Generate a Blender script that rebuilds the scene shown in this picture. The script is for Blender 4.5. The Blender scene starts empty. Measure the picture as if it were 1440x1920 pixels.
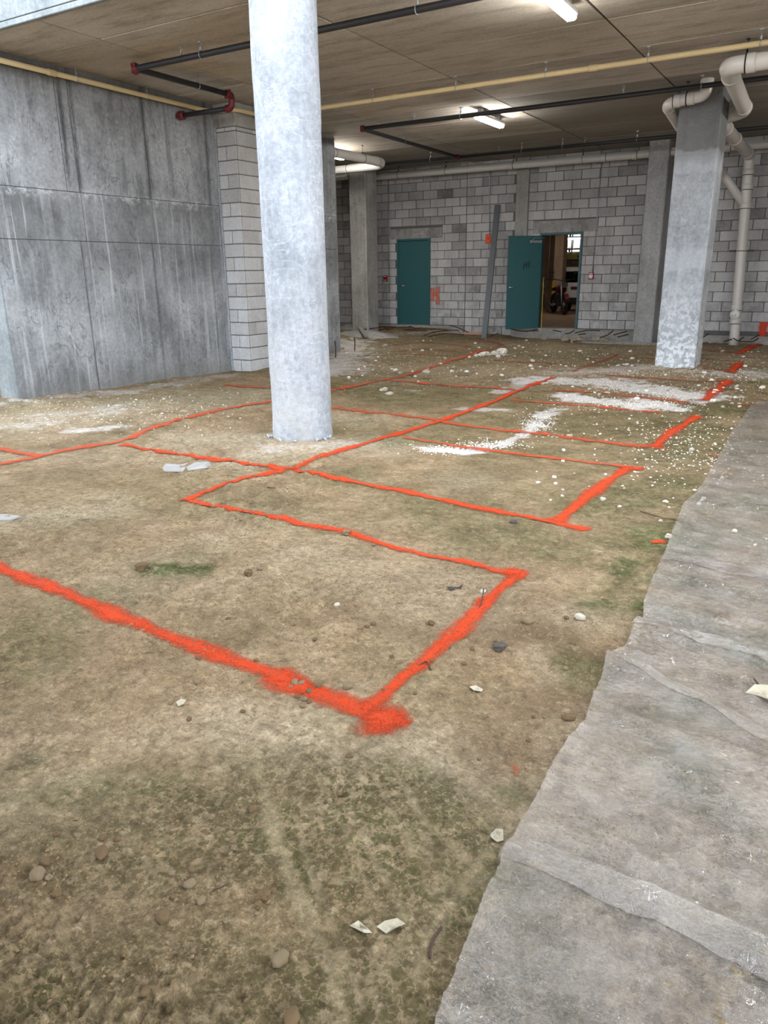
import bpy, bmesh, math, random
import numpy as np
from mathutils import Vector, Matrix
random.seed(7)
rng = np.random.default_rng(11)
sc = bpy.context.scene
col = sc.collection
# ---------------------------------------------------------------- camera
YAW, PITCH, ROLL, FPX, CH = .542257933, .308175574, -.0138493931, 1408.37, 1.5
fw = np.array([-math.sin(YAW)*math.cos(PITCH), math.cos(YAW)*math.cos(PITCH), -math.sin(PITCH)])
rt = np.array([math.cos(YAW), math.sin(YAW), 0.]); up = np.cross(rt, fw)
r2 = math.cos(ROLL)*rt+math.sin(ROLL)*up; u2 = -math.sin(ROLL)*rt+math.cos(ROLL)*up
MR = np.array([r2, u2, fw])
cd = bpy.data.cameras.new('camera'); cam = bpy.data.objects.new('camera', cd); col.objects.link(cam)
cd.sensor_fit = 'VERTICAL'; cd.sensor_height = 24; cd.lens = FPX/1920*24; cd.clip_start = .05
M4 = Matrix.Identity(4)
for i in range(3):
    M4[i][0], M4[i][1], M4[i][2] = r2[i], u2[i], -fw[i]
M4[2][3] = CH
cam.matrix_world = M4
sc.camera = cam
# ---------------------------------------------------------------- world, exposure
w = bpy.data.worlds.new('overcast'); sc.world = w; w.use_nodes = True
nt = w.node_tree; bg = nt.nodes['Background']
tc = nt.nodes.new('ShaderNodeTexCoord'); sx = nt.nodes.new('ShaderNodeSeparateXYZ'); cr = nt.nodes.new('ShaderNodeValToRGB')
nt.links.new(tc.outputs['Generated'], sx.inputs[0]); nt.links.new(sx.outputs[2], cr.inputs[0]); nt.links.new(cr.outputs[0], bg.inputs[0])
cr.color_ramp.elements[0].position = 0.0; cr.color_ramp.elements[0].color = (.74, .80, .88, 1)
cr.color_ramp.elements[1].position = .8; cr.color_ramp.elements[1].color = (.80, .89, 1.0, 1)
SKY = 6.8
bg.inputs[1].default_value = SKY
sc.view_settings.view_transform = 'Standard'; sc.view_settings.look = 'None'
sc.view_settings.gamma = 1; sc.view_settings.use_curve_mapping = False
sc.view_settings.exposure = 0.08
LAMP = 150.0

# ---------------------------------------------------------------- pixel -> place (used once, to read positions off the photo)
def ray(x, y): return MR.T@np.array([(x-720)/FPX, -(y-960)/FPX, 1.])
def onZ(x, y, z=0.):
    d = ray(x, y); t = (z-CH)/d[2]; return np.array([0, 0, CH])+d*t
def onY(x, y, Y):
    d = ray(x, y); return np.array([0, 0, CH])+d*Y/d[1]
def onX(x, y, X):
    d = ray(x, y); return np.array([0, 0, CH])+d*X/d[0]
# ---------------------------------------------------------------- numpy noise + ground height
TAB = rng.random((256, 256))
def vnoise(x, y):
    xi = np.floor(x).astype(int); yi = np.floor(y).astype(int); fx = x-xi; fy = y-yi
    fx = fx*fx*fx*(fx*(fx*6-15)+10); fy = fy*fy*fy*(fy*(fy*6-15)+10)
    a = TAB[xi & 255, yi & 255]; b = TAB[(xi+1) & 255, yi & 255]; c_ = TAB[xi & 255, (yi+1) & 255]; d = TAB[(xi+1) & 255, (yi+1) & 255]
    return (a+(b-a)*fx)*(1-fy)+(c_+(d-c_)*fx)*fy
def fbm(x, y, s, o=4, off=0.):
    r = 0; amp = .5; t = 0
    for k in range(o):
        ang = .6*k; ca, sa = math.cos(ang), math.sin(ang)
        r = r+amp*vnoise((x*ca-y*sa)*s+17.3*k+off, (x*sa+y*ca)*s+9.1*k+off*1.7); t += amp; amp *= .5; s *= 2.03
    return r/t
def gau(x, y, cx, cy, r): return np.exp(-((x-cx)**2+(y-cy)**2)/(r*r))
def hs(x, y):      # smooth part
    h = .05*(fbm(x, y, .45, 2, 3.)-.5)+.028*(fbm(x, y, 1.7, 2, 8.)-.5)
    near = np.exp(-((x+4.41)**2+(y-5.8)**2)/1.2)
    h = h*(1-near)
    h = h+.05*gau(x, y, -8.8, 5.9, .9)-.04*gau(x, y, -8.8, 9.6, 1.2)+.13*gau(x, y, -10.9, 16.5, 1.1)
    h = h+.12*np.clip((y-16.9)/.9, 0, 1)*np.clip((-8.3-x)/.5, 0, 1)
    h = h-.05*np.clip((y-17.0)/.6, 0, 1)*np.clip((x+7.2)/.5, 0, 1)
    return h
def H(x, y):
    x = np.asarray(x, float); y = np.asarray(y, float)
    h = hs(x, y)
    rough = np.clip((fbm(x, y, .9, 3, 21.)-.38)*3.2, .28, 1.0)
    m = fbm(x, y, 9., 3, 31.); h = h+rough*.048*(m-.5)
    q = fbm(x, y, 26., 3, 41.); h = h+rough*.028*(1-2*np.abs(q-.5))*1.0-.012
    q2 = fbm(x, y, 55., 2, 47.); h = h+rough*.010*(q2-.5)
    h = h+rough*.006*(vnoise(x*95, y*95)-.5)
    return h
def G(px, py):
    z = 0.
    for _ in range(5):
        P = onZ(px, py, z); z = float(H(P[0], P[1]))
    return Vector((P[0], P[1], z))
def seg_dist(x, y, a, b):
    dx, dy = b[0]-a[0], b[1]-a[1]; L = dx*dx+dy*dy+1e-9
    t = np.clip(((x-a[0])*dx+(y-a[1])*dy)/L, 0, 1)
    return np.hypot(x-a[0]-t*dx, y-a[1]-t*dy)
# ---------------------------------------------------------------- material helpers
def S(*rgb):
    def f(v):
        v /= 255.; return v/12.92 if v <= .04045 else ((v+.055)/1.055)**2.4
    return tuple(f(v) for v in rgb)+(1.,)
class MT:
    def __init__(s, name, rough=.9, spec=.3):
        s.m = bpy.data.materials.new(name); s.m.use_nodes = True; s.nt = s.m.node_tree
        s.b = s.nt.nodes['Principled BSDF']; s.b.inputs['Roughness'].default_value = rough
        s.b.inputs['Specular IOR Level'].default_value = spec
        s.pos = s.n('ShaderNodeNewGeometry').outputs['Position']
    def n(s, t, ins=None, **pr):
        nd = s.nt.nodes.new(t)
        for k, v in pr.items(): setattr(nd, k, v)
        for k, v in (ins or {}).items(): s.set(nd.inputs[k], v)
        return nd
    def set(s, sock, v):
        if isinstance(v, bpy.types.NodeSocket): s.nt.links.new(v, sock)
        else: sock.default_value = v
    def scale(s, sc3, rot=(0, 0, 0), vec=None):
        return s.n('ShaderNodeMapping', {'Vector': vec or s.pos, 'Scale': sc3, 'Rotation': rot}).outputs[0]
    def noise(s, sc_, det=4, rough=.6, vec=None, dist=0.):
        return s.n('ShaderNodeTexNoise', {'Vector': vec or s.pos, 'Scale': sc_, 'Detail': det, 'Roughness': rough, 'Distortion': dist}).outputs['Fac']
    def vor(s, sc_, vec=None, feature='DISTANCE_TO_EDGE', out='Distance'):
        return s.n('ShaderNodeTexVoronoi', {'Vector': vec or s.pos, 'Scale': sc_}, feature=feature).outputs[out]
    def ramp(s, f, *st):
        nd = s.n('ShaderNodeValToRGB', {'Fac': f}); e = nd.color_ramp.elements
        while len(e) < len(st): e.new(.5)
        for i, (p, c) in enumerate(st):
            e[i].position = p; e[i].color = c if isinstance(c, tuple) else (c, c, c, 1)
        return nd.outputs[0]
    def mix(s, f, a, b, bt='MIX'):
        nd = s.n('ShaderNodeMix', data_type='RGBA', blend_type=bt)
        s.set(nd.inputs[0], f); s.set(nd.inputs[6], a); s.set(nd.inputs[7], b); return nd.outputs[2]
    def math(s, op, a, b=0., cl=False):
        nd = s.n('ShaderNodeMath', operation=op, use_clamp=cl); s.set(nd.inputs[0], a); s.set(nd.inputs[1], b); return nd.outputs[0]
    def rng(s, v, a, b, c=0., d=1.):
        return s.n('ShaderNodeMapRange', {'Value': v, 'From Min': a, 'From Max': b, 'To Min': c, 'To Max': d}).outputs[0]
    def xyz(s, vec=None): return s.n('ShaderNodeSeparateXYZ', {'Vector': vec or s.pos}).outputs
    def col(s, c): s.set(s.b.inputs['Base Color'], c); return s
    def bump(s, h, st=.4, d=.01):
        bn = s.n('ShaderNodeBump', {'Height': h, 'Strength': st, 'Distance': d}); s.nt.links.new(bn.outputs[0], s.b.inputs['Normal']); return s
    def rnd(s): return s.n('ShaderNodeObjectInfo').outputs['Random']
def plain(name, c, rough=.6, metal=0., spec=.4, var=.12, sc_=14.):
    t = MT(name, rough, spec); t.b.inputs['Metallic'].default_value = metal
    f = t.noise(sc_, 5)
    t.col(t.mix(f, tuple(x*(1-var) for x in c[:3])+(1,), tuple(min(1, x*(1+var)) for x in c[:3])+(1,)))
    t.bump(t.noise(sc_*6, 3), .12, .003); return t.m
def emis(name, c, s):
    t = MT(name); t.b.inputs['Emission Color'].default_value = c; t.b.inputs['Emission Strength'].default_value = s; t.b.inputs['Base Color'].default_value = (.9, .9, .9, 1); return t.m
def concrete(name, dark, mid, light, drip=.35, big=.8, bump=.35, swirl=0., extra=None, fine=22., pan=None):
    t = MT(name, .88, .25)
    c = t.ramp(t.noise(big, 6, .65, dist=.4), (.3, dark), (.5, mid), (.72, light))
    dr = t.ramp(t.noise(1., 5, .7, t.scale((5., 5., .45))), (.42, 0.), (.62, 1.))
    c = t.mix(t.math('MULTIPLY', dr, drip), c, light)
    dk = t.ramp(t.noise(1., 5, .7, t.scale((7.3, 7.3, .6))), (.55, 0.), (.75, 1.))
    c = t.mix(t.math('MULTIPLY', dk, drip*.9), c, dark)
    f = t.noise(fine, 6, .75)
    c = t.mix(.55, c, t.ramp(f, (.3, .28), (.5, .5), (.7, .74)), 'OVERLAY')
    pits = t.ramp(t.vor(60., feature='F1'), (.03, 1.), (.09, 0.))
    if swirl:
        w1 = t.ramp(t.math('ABSOLUTE', t.math('SUBTRACT', t.noise(1., 2.5, .5, t.scale((3.2, 3.2, 1.6)), 1.4), .5)), (.0, 1.), (.016, 0.))
        w2 = t.ramp(t.math('ABSOLUTE', t.math('SUBTRACT', t.noise(1., 2., .5, t.scale((9., 9., 4.)), 1.8), .5)), (.0, 1.), (.03, 0.))
        g1 = t.ramp(t.noise(1.1, 3), (.46, 0.), (.56, 1.)); g2 = t.ramp(t.noise(1.5, 3, vec=t.scale((1, 1, 1), (1, 2, 0))), (.5, 0.), (.6, 1.))
        c = t.mix(t.math('MULTIPLY', t.math('MAXIMUM', t.math('MULTIPLY', w1, g1), t.math('MULTIPLY', w2, g2)), swirl), c, dark)
    if False:
        vd = t.n('ShaderNodeVectorMath', {0: t.pos, 1: t.n('ShaderNodeTexNoise', {'Vector': t.pos, 'Scale': 2.2, 'Detail': 2}).outputs['Color']}, operation='ADD').outputs[0]
        ln = t.ramp(t.vor(3.4, vd), (.0, 1.), (.03, 0.))
        ln2 = t.ramp(t.vor(8.5, vd), (.0, 1.), (.045, 0.))
        g1 = t.ramp(t.noise(1.1, 3), (.5, 0.), (.6, 1.))
        g2 = t.ramp(t.noise(1.5, 3, vec=t.scale((1, 1, 1), (1, 2, 0))), (.48, 0.), (.6, 1.))
        ll = t.math('MAXIMUM', t.math('MULTIPLY', ln, g1), t.math('MULTIPLY', ln2, g2))
        c = t.mix(t.math('MULTIPLY', ll, swirl), c, dark)
    if extra: c = extra(t, c)
    c = t.mix(t.math('MULTIPLY', pits, .35), c, dark)
    t.col(c)
    t.bump(t.math('ADD', t.math('ADD', f, t.math('MULTIPLY', t.noise(5., 4), 1.2)), t.math('MULTIPLY', pits, -.8)), bump, .012)
    return t.m
M = {}
# ---------------------------------------------------------------- object helpers
def link(o, parent=None):
    col.objects.link(o)
    if parent is not None: o.parent = parent
    return o
def mesh_obj(name, bm, mat=None, parent=None, smooth=False):
    me = bpy.data.meshes.new(name)
    if smooth:
        for f in bm.faces: f.smooth = True
    bm.normal_update(); bm.to_mesh(me); bm.free()
    if mat: me.materials.append(mat)
    return link(bpy.data.objects.new(name, me), parent)
def tag(o, label=None, cat=None, group=None, kind=None):
    if label: o['label'] = label
    if cat: o['category'] = cat
    if group: o['group'] = group
    if kind: o['kind'] = kind
    return o
def thing(name, label, cat, loc=(0, 0, 0), group=None, rz=0.):
    o = link(bpy.data.objects.new(name, None)); o.location = loc; o.rotation_euler[2] = rz; o.empty_display_size = .1
    return tag(o, label, cat, group)
def box(bm, a, b, bev=0.):
    a = Vector(a); b = Vector(b); c_ = (a+b)/2; d = b-a
    r = bmesh.ops.create_cube(bm, size=1, matrix=Matrix.Translation(c_)@Matrix.Diagonal((abs(d.x), abs(d.y), abs(d.z), 1)))
    if bev:
        es = list({e for v in r['verts'] for e in v.link_edges})
        bmesh.ops.bevel(bm, geom=es, offset=bev, segments=1, affect='EDGES', profile=.5)
    return r['verts']
def obox(bm, c_, dims, rot=(0, 0, 0), bev=0.):
    from mathutils import Euler
    m = Matrix.Translation(Vector(c_))@Euler(rot).to_matrix().to_4x4()@Matrix.Diagonal((*dims, 1))
    r = bmesh.ops.create_cube(bm, size=1, matrix=m)
    if bev: bmesh.ops.bevel(bm, geom=list({e for v in r['verts'] for e in v.link_edges}), offset=bev, segments=2, affect='EDGES', profile=.5)
def boxo(name, a, b, mat, parent=None, bev=0.):
    bm = bmesh.new(); box(bm, a, b, bev); return mesh_obj(name, bm, mat, parent)
def fillet(pts, r, n=6):
    pts = [Vector(p) for p in pts]; out = [pts[0]]
    for i in range(1, len(pts)-1):
        a, b, c_ = pts[i-1], pts[i], pts[i+1]; d1 = (a-b); d2 = (c_-b); k = min(r, d1.length*.49, d2.length*.49)
        p1 = b+d1.normalized()*k; p2 = b+d2.normalized()*k
        for j in range(n+1):
            t = j/n; out.append(p1*(1-t)**2+b*2*t*(1-t)+p2*t*t)
    out.append(pts[-1]); return out
def tube(bm, pts, r, seg=14, caps=True):
    pts = [Vector(p) for p in pts]; n = len(pts); rings = []
    rr = r if isinstance(r, (list, tuple)) else [r]*n
    t0 = (pts[1]-pts[0]).normalized(); u = t0.orthogonal().normalized()
    for i, p in enumerate(pts):
        t = ((pts[min(i+1, n-1)]-p).normalized()+(p-pts[max(i-1, 0)]).normalized())
        t = t.normalized() if t.length > 1e-6 else t0
        u = (u-t*u.dot(t)).normalized(); v = t.cross(u)
        rings.append([bm.verts.new(p+(u*math.cos(2*math.pi*k/seg)+v*math.sin(2*math.pi*k/seg))*rr[i]) for k in range(seg)])
    for a, b in zip(rings, rings[1:]):
        for k in range(seg): bm.faces.new((a[k], a[(k+1) % seg], b[(k+1) % seg], b[k])).smooth = True
    if caps: bm.faces.new(rings[0][::-1]); bm.faces.new(rings[-1])
def tubeo(name, pts, r, mat, parent=None, seg=14):
    bm = bmesh.new(); tube(bm, pts, r, seg); return mesh_obj(name, bm, mat, parent)
def ring(bm, c_, axis, R, r, n=20, m=6):
    axis = Vector(axis).normalized(); u = axis.orthogonal().normalized(); v = axis.cross(u); c_ = Vector(c_)
    g = [[bm.verts.new(c_+(u*math.cos(2*math.pi*i/n)+v*math.sin(2*math.pi*i/n))*(R+r*math.cos(2*math.pi*j/m))+axis*r*math.sin(2*math.pi*j/m)) for j in range(m)] for i in range(n)]
    for i in range(n):
        for j in range(m): bm.faces.new((g[i][j], g[(i+1) % n][j], g[(i+1) % n][(j+1) % m], g[i][(j+1) % m])).smooth = True
def band(bm, c_, axis, R, w_): # short solid collar round a pipe
    axis = Vector(axis).normalized(); c_ = Vector(c_); tube(bm, [c_-axis*w_/2, c_-axis*w_*.42, c_+axis*w_*.42, c_+axis*w_/2], [R*.96, R, R, R*.96], 18)

# ---------------------------------------------------------------- materials
def col_extra(t, c):
    z = t.xyz()[2]; zz = t.math('ADD', z, t.math('MULTIPLY', t.noise(2., 4), .5))
    scuff = t.math('MULTIPLY', t.ramp(t.noise(1., 6, .8, t.scale((22, 22, 7.))), (.52, 0.), (.6, 1.)), t.ramp(t.noise(1.8, 3), (.45, 0.), (.58, 1.)))
    c = t.mix(t.math('MULTIPLY', scuff, .45), c, S(112, 116, 120))
    lines = t.ramp(t.math('ABSOLUTE', t.math('SUBTRACT', t.noise(1., 3, .6, t.scale((1.5, 1.5, 5.))), .5)), (.0, 1.), (.01, 0.))
    c = t.mix(t.math('MULTIPLY', lines, .35), c, S(196, 200, 206))
    warm = t.math('MULTIPLY', t.rng(zz, 1.9, .4), t.ramp(t.noise(3., 4), (.4, 0.), (.6, 1.)))
    return t.mix(t.math('MULTIPLY', warm, .35), c, S(176, 170, 160))
M['column'] = concrete('pale_concrete', S(122, 127, 133), S(148, 153, 159), S(170, 174, 180), .45, 1.3, .5, extra=col_extra)
def sq_extra(t, c):
    z = t.xyz()[2]
    c = t.mix(t.math('MULTIPLY', t.ramp(t.math('ADD', z, t.math('MULTIPLY', t.noise(2., 3), .25)), (0., 0.), (1., 0.)), 1.), c, c)
    zz = t.math('ADD', z, t.math('MULTIPLY', t.noise(3., 3), .3))
    top = t.rng(zz, 3.1, 3.22)
    c = t.mix(t.math('MULTIPLY', top, .75), c, S(96, 94, 90))
    for z0 in (2.98, 1.62):
        bnd = t.math('MULTIPLY', t.rng(zz, z0, z0+.03), t.rng(zz, z0+.33, z0+.28))
        c = t.mix(t.math('MULTIPLY', bnd, .34), c, S(200, 206, 214))
    blot = t.math('MULTIPLY', t.ramp(t.noise(14., 5, .7), (.48, 0.), (.55, 1.)), t.rng(zz, 1.5, .3))
    return t.mix(t.math('MULTIPLY', blot, .95), c, S(225, 230, 235))
M['sqcol'] = concrete('blotched_concrete', S(120, 126, 132), S(158, 164, 170), S(188, 193, 198), .5, 1.6, .5, extra=sq_extra)
def wall_extra(t, c):
    x, y, z = t.xyz()
    wob = t.math('MULTIPLY', t.math('SUBTRACT', t.noise(1.3, 4), .5), .9)
    zz = t.math('ADD', z, wob)
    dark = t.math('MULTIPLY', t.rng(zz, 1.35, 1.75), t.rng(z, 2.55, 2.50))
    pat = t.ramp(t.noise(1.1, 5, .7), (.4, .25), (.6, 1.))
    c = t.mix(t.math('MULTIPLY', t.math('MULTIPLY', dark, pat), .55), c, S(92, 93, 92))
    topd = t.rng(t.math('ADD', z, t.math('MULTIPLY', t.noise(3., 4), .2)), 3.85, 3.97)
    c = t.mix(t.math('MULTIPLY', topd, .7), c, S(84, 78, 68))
    drips = t.math('MULTIPLY', t.ramp(t.noise(1., 4, .7, t.scale((1, 16., .5))), (.58, 0.), (.66, 1.)), t.rng(z, 2.6, 2.5))
    c = t.mix(t.math('MULTIPLY', drips, .5), c, S(196, 200, 204))
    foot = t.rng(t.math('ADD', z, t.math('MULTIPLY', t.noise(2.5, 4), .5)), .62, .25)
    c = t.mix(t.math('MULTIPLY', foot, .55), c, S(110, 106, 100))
    vs = t.math('MULTIPLY', t.ramp(t.noise(1., 3, .6, t.scale((1, 4.2, .25))), (.60, 0.), (.68, 1.)), t.rng(z, 2.2, 2.9))
    c = t.mix(t.math('MULTIPLY', vs, .5), c, S(92, 94, 96))
    for y0, wd, hi in ((6.93, .05, 1), (7.09, .06, 1), (8.27, .07, 1), (9.5, .07, 1), (8.21, .05, 0), (9.42, .03, 0), (6.98, .025, 0)):
        d_ = t.math('ABSOLUTE', t.math('SUBTRACT', t.math('ADD', y, t.math('MULTIPLY', t.math('SUBTRACT', t.noise(2.2, 3), .5), .05)), y0))
        k_ = t.math('MULTIPLY', t.rng(d_, wd, 0.), t.ramp(t.noise(1., 4, .7, t.scale((1, 9, 1.6))), (.36, .1), (.56, 1.)))
        k_ = t.math('MULTIPLY', k_, t.rng(z, 2.52, 2.56) if hi else t.rng(z, 2.0, 1.9))
        c = t.mix(t.math('MULTIPLY', k_, .85 if hi else .55), c, S(66, 66, 66))
    edge_ = t.math('MULTIPLY', t.rng(t.math('ABSOLUTE', t.math('SUBTRACT', z, 2.52)), .09, .0), t.ramp(t.noise(9., 5, .8), (.5, 0.), (.58, 1.)))
    return t.mix(t.math('MULTIPLY', edge_, .7), c, S(200, 204, 208))
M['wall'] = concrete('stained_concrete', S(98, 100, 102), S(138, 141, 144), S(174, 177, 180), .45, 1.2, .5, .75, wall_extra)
M['joint'] = plain('dark_joint_concrete', S(98, 99, 100), .95)
M['fascia'] = concrete('fascia_concrete', S(104, 110, 112), S(126, 132, 134), S(144, 149, 150), .4, 1.2, .3)
def ceil_mat():
    t = MT('ceiling_concrete', .92, .2); r = t.rnd()
    c = t.ramp(t.noise(.7, 6, .6, t.scale((.5, 1.4, 1))), (.3, S(158, 152, 142)), (.5, S(186, 180, 170)), (.7, S(206, 200, 191)))
    st = t.ramp(t.noise(1., 6, .75, t.scale((1.0, 5., 1))), (.48, 0.), (.64, 1.))
    c = t.mix(t.math('MULTIPLY', st, .6), c, S(126, 117, 102))
    c = t.mix(t.rng(r, 0, 1, 0, .35), c, S(140, 133, 121))
    x, y, z = t.xyz()
    warm = t.ramp(t.noise(.5, 4, .6), (.5, 0.), (.65, 1.))
    c = t.mix(t.math('MULTIPLY', t.math('MULTIPLY', warm, t.rng(x, -5., -6.5)), .5), c, S(176, 154, 118))  # brown light bounced off the soil, painted into the left ceiling
    a1 = t.math('MULTIPLY', t.rng(y, 15.0, 15.05), 1.); a2 = t.math('MULTIPLY', t.rng(y, 11.88, 11.93), t.rng(x, -5.08, -5.03))
    c = t.mix(t.math('MULTIPLY', t.math('MAXIMUM', a1, a2), .6), c, S(122, 119, 113))
    f = t.noise(30., 5, .7)
    c = t.mix(.4, c, t.ramp(f, (.3, .32), (.5, .5), (.7, .68)), 'OVERLAY')
    t.col(c); t.bump(f, .25, .01); return t.m
M['ceil'] = ceil_mat()
M['ceiljoint'] = plain('ceiling_joint_concrete', S(70, 64, 54), .95)
def block_mat(name, a, b, c2):
    t = MT(name, .93, .2); r = t.rnd()
    c = t.ramp(r, (0., a), (.12, tuple(v*.8 for v in b[:3])+(1.,)), (.3, b), (.8, c2), (1., b))
    n1 = t.ramp(t.noise(1.7, 5, .65), (.36, 0.), (.62, 1.))
    c = t.mix(t.math('MULTIPLY', n1, .5), c, c2)
    x, y, z = t.xyz()
    st = t.ramp(t.noise(1., 5, .7, t.scale((3., 3., .6))), (.5, 0.), (.68, 1.))
    c = t.mix(t.math('MULTIPLY', st, .35), c, a)
    sky_wash = t.math('MULTIPLY', t.ramp(t.noise(4.5, 5, .7), (.45, 0.), (.65, 1.)), t.rng(z, 2.2, .4))
    c = t.mix(t.math('MULTIPLY', sky_wash, .6), c, S(205, 208, 212))  # bluish light of the low sky painted into the lower blocks
    f = t.noise(45., 4, .8)
    c = t.mix(.5, c, t.ramp(f, (.3, .3), (.5, .5), (.7, .7)), 'OVERLAY')
    t.col(c); t.bump(f, .5, .012); return t.m
M['block'] = block_mat('cinder_block', S(112, 110, 108), S(156, 154, 153), S(188, 187, 187))
M['blockpale'] = block_mat('pale_cinder_block', S(150, 146, 140), S(178, 177, 175), S(196, 197, 198))
M['mortar'] = plain('mortar', S(98, 96, 94), .95)
M['patch'] = concrete('mortar_patch', S(96, 94, 92), S(138, 136, 134), S(168, 166, 164), .3, 3.2, .6)
M['pilaster'] = concrete('grey_concrete', S(126, 126, 125), S(152, 152, 152), S(176, 177, 178), .45, 1.1, .4)
M['warmcol'] = concrete('brownish_concrete', S(112, 110, 106), S(142, 140, 136), S(172, 171, 168), .45, 1.1, .4)
M['footing'] = concrete('footing_concrete', S(120, 118, 114), S(146, 144, 140), S(168, 167, 164), .2, 2., .6)
M['door'] = plain('teal_door_paint', S(48, 92, 96), .45, 0, .5, .06, 3.)
M['doorframe'] = plain('teal_grey_frame_paint', S(56, 88, 96), .5, 0, .5, .06)
M['steel'] = plain('galvanised_steel', S(170, 174, 178), .4, .7, .5, .1)
M['chrome'] = plain('satin_chrome', S(205, 205, 205), .25, .9)
M['black'] = plain('black_iron_pipe', S(42, 42, 45), .5, .2, .5, .2)
M['red'] = plain('red_coupling_paint', S(98, 22, 30), .5, 0, .5, .2)
M['alarm'] = plain('red_alarm_plastic', S(150, 30, 38), .4)
M['white'] = plain('white_enamel', S(225, 226, 226), .4)
M['pvc'] = plain('white_pvc', S(206, 202, 196), .35, 0, .5, .06, 5.)
M['pvcdull'] = plain('dusty_white_pvc', S(196, 193, 188), .5, 0, .4, .1, 5.)
M['beige'] = plain('cream_cpvc', S(206, 186, 142), .45, 0, .4, .08, 5.)
M['clampblack'] = plain('black_rubber_band', S(30, 30, 30), .6)
M['rust'] = plain('rusty_rebar', S(70, 54, 46), .85, .2, .3, .3, 40.)
M['lampglow'] = emis('lamp_diffuser', (1., .96, .9, 1), LAMP)
M['orangeplastic'] = plain('orange_strobe_plastic', S(235, 96, 56), .4)
M['stone'] = [plain('tan_stone', S(106, 91, 70), .9, 0, .25, .25, 30.), plain('pale_stone', S(160, 152, 138), .9, 0, .25, .15, 30.),
              plain('grey_stone', S(76, 70, 64), .95, 0, .1, .25, 30.), plain('earth_clod', S(92, 75, 54), .95, 0, .15, .25, 40.)]
M['stone'] += [plain('crumb_earth', S(118, 98, 72), .95, 0, .1, .25, 40.), plain('white_chip', S(206, 199, 188), .9, 0, .2, .12, 30.)]
M['paper'] = plain('weathered_paper', S(160, 152, 132), .9, 0, .2, .15, 20.)
M['slate'] = plain('grey_board', S(140, 137, 132), .8, 0, .3, .15, 10.)
M['darkscrap'] = plain('dark_plastic_scrap', S(56, 54, 52), .8, 0, .1)

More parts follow.
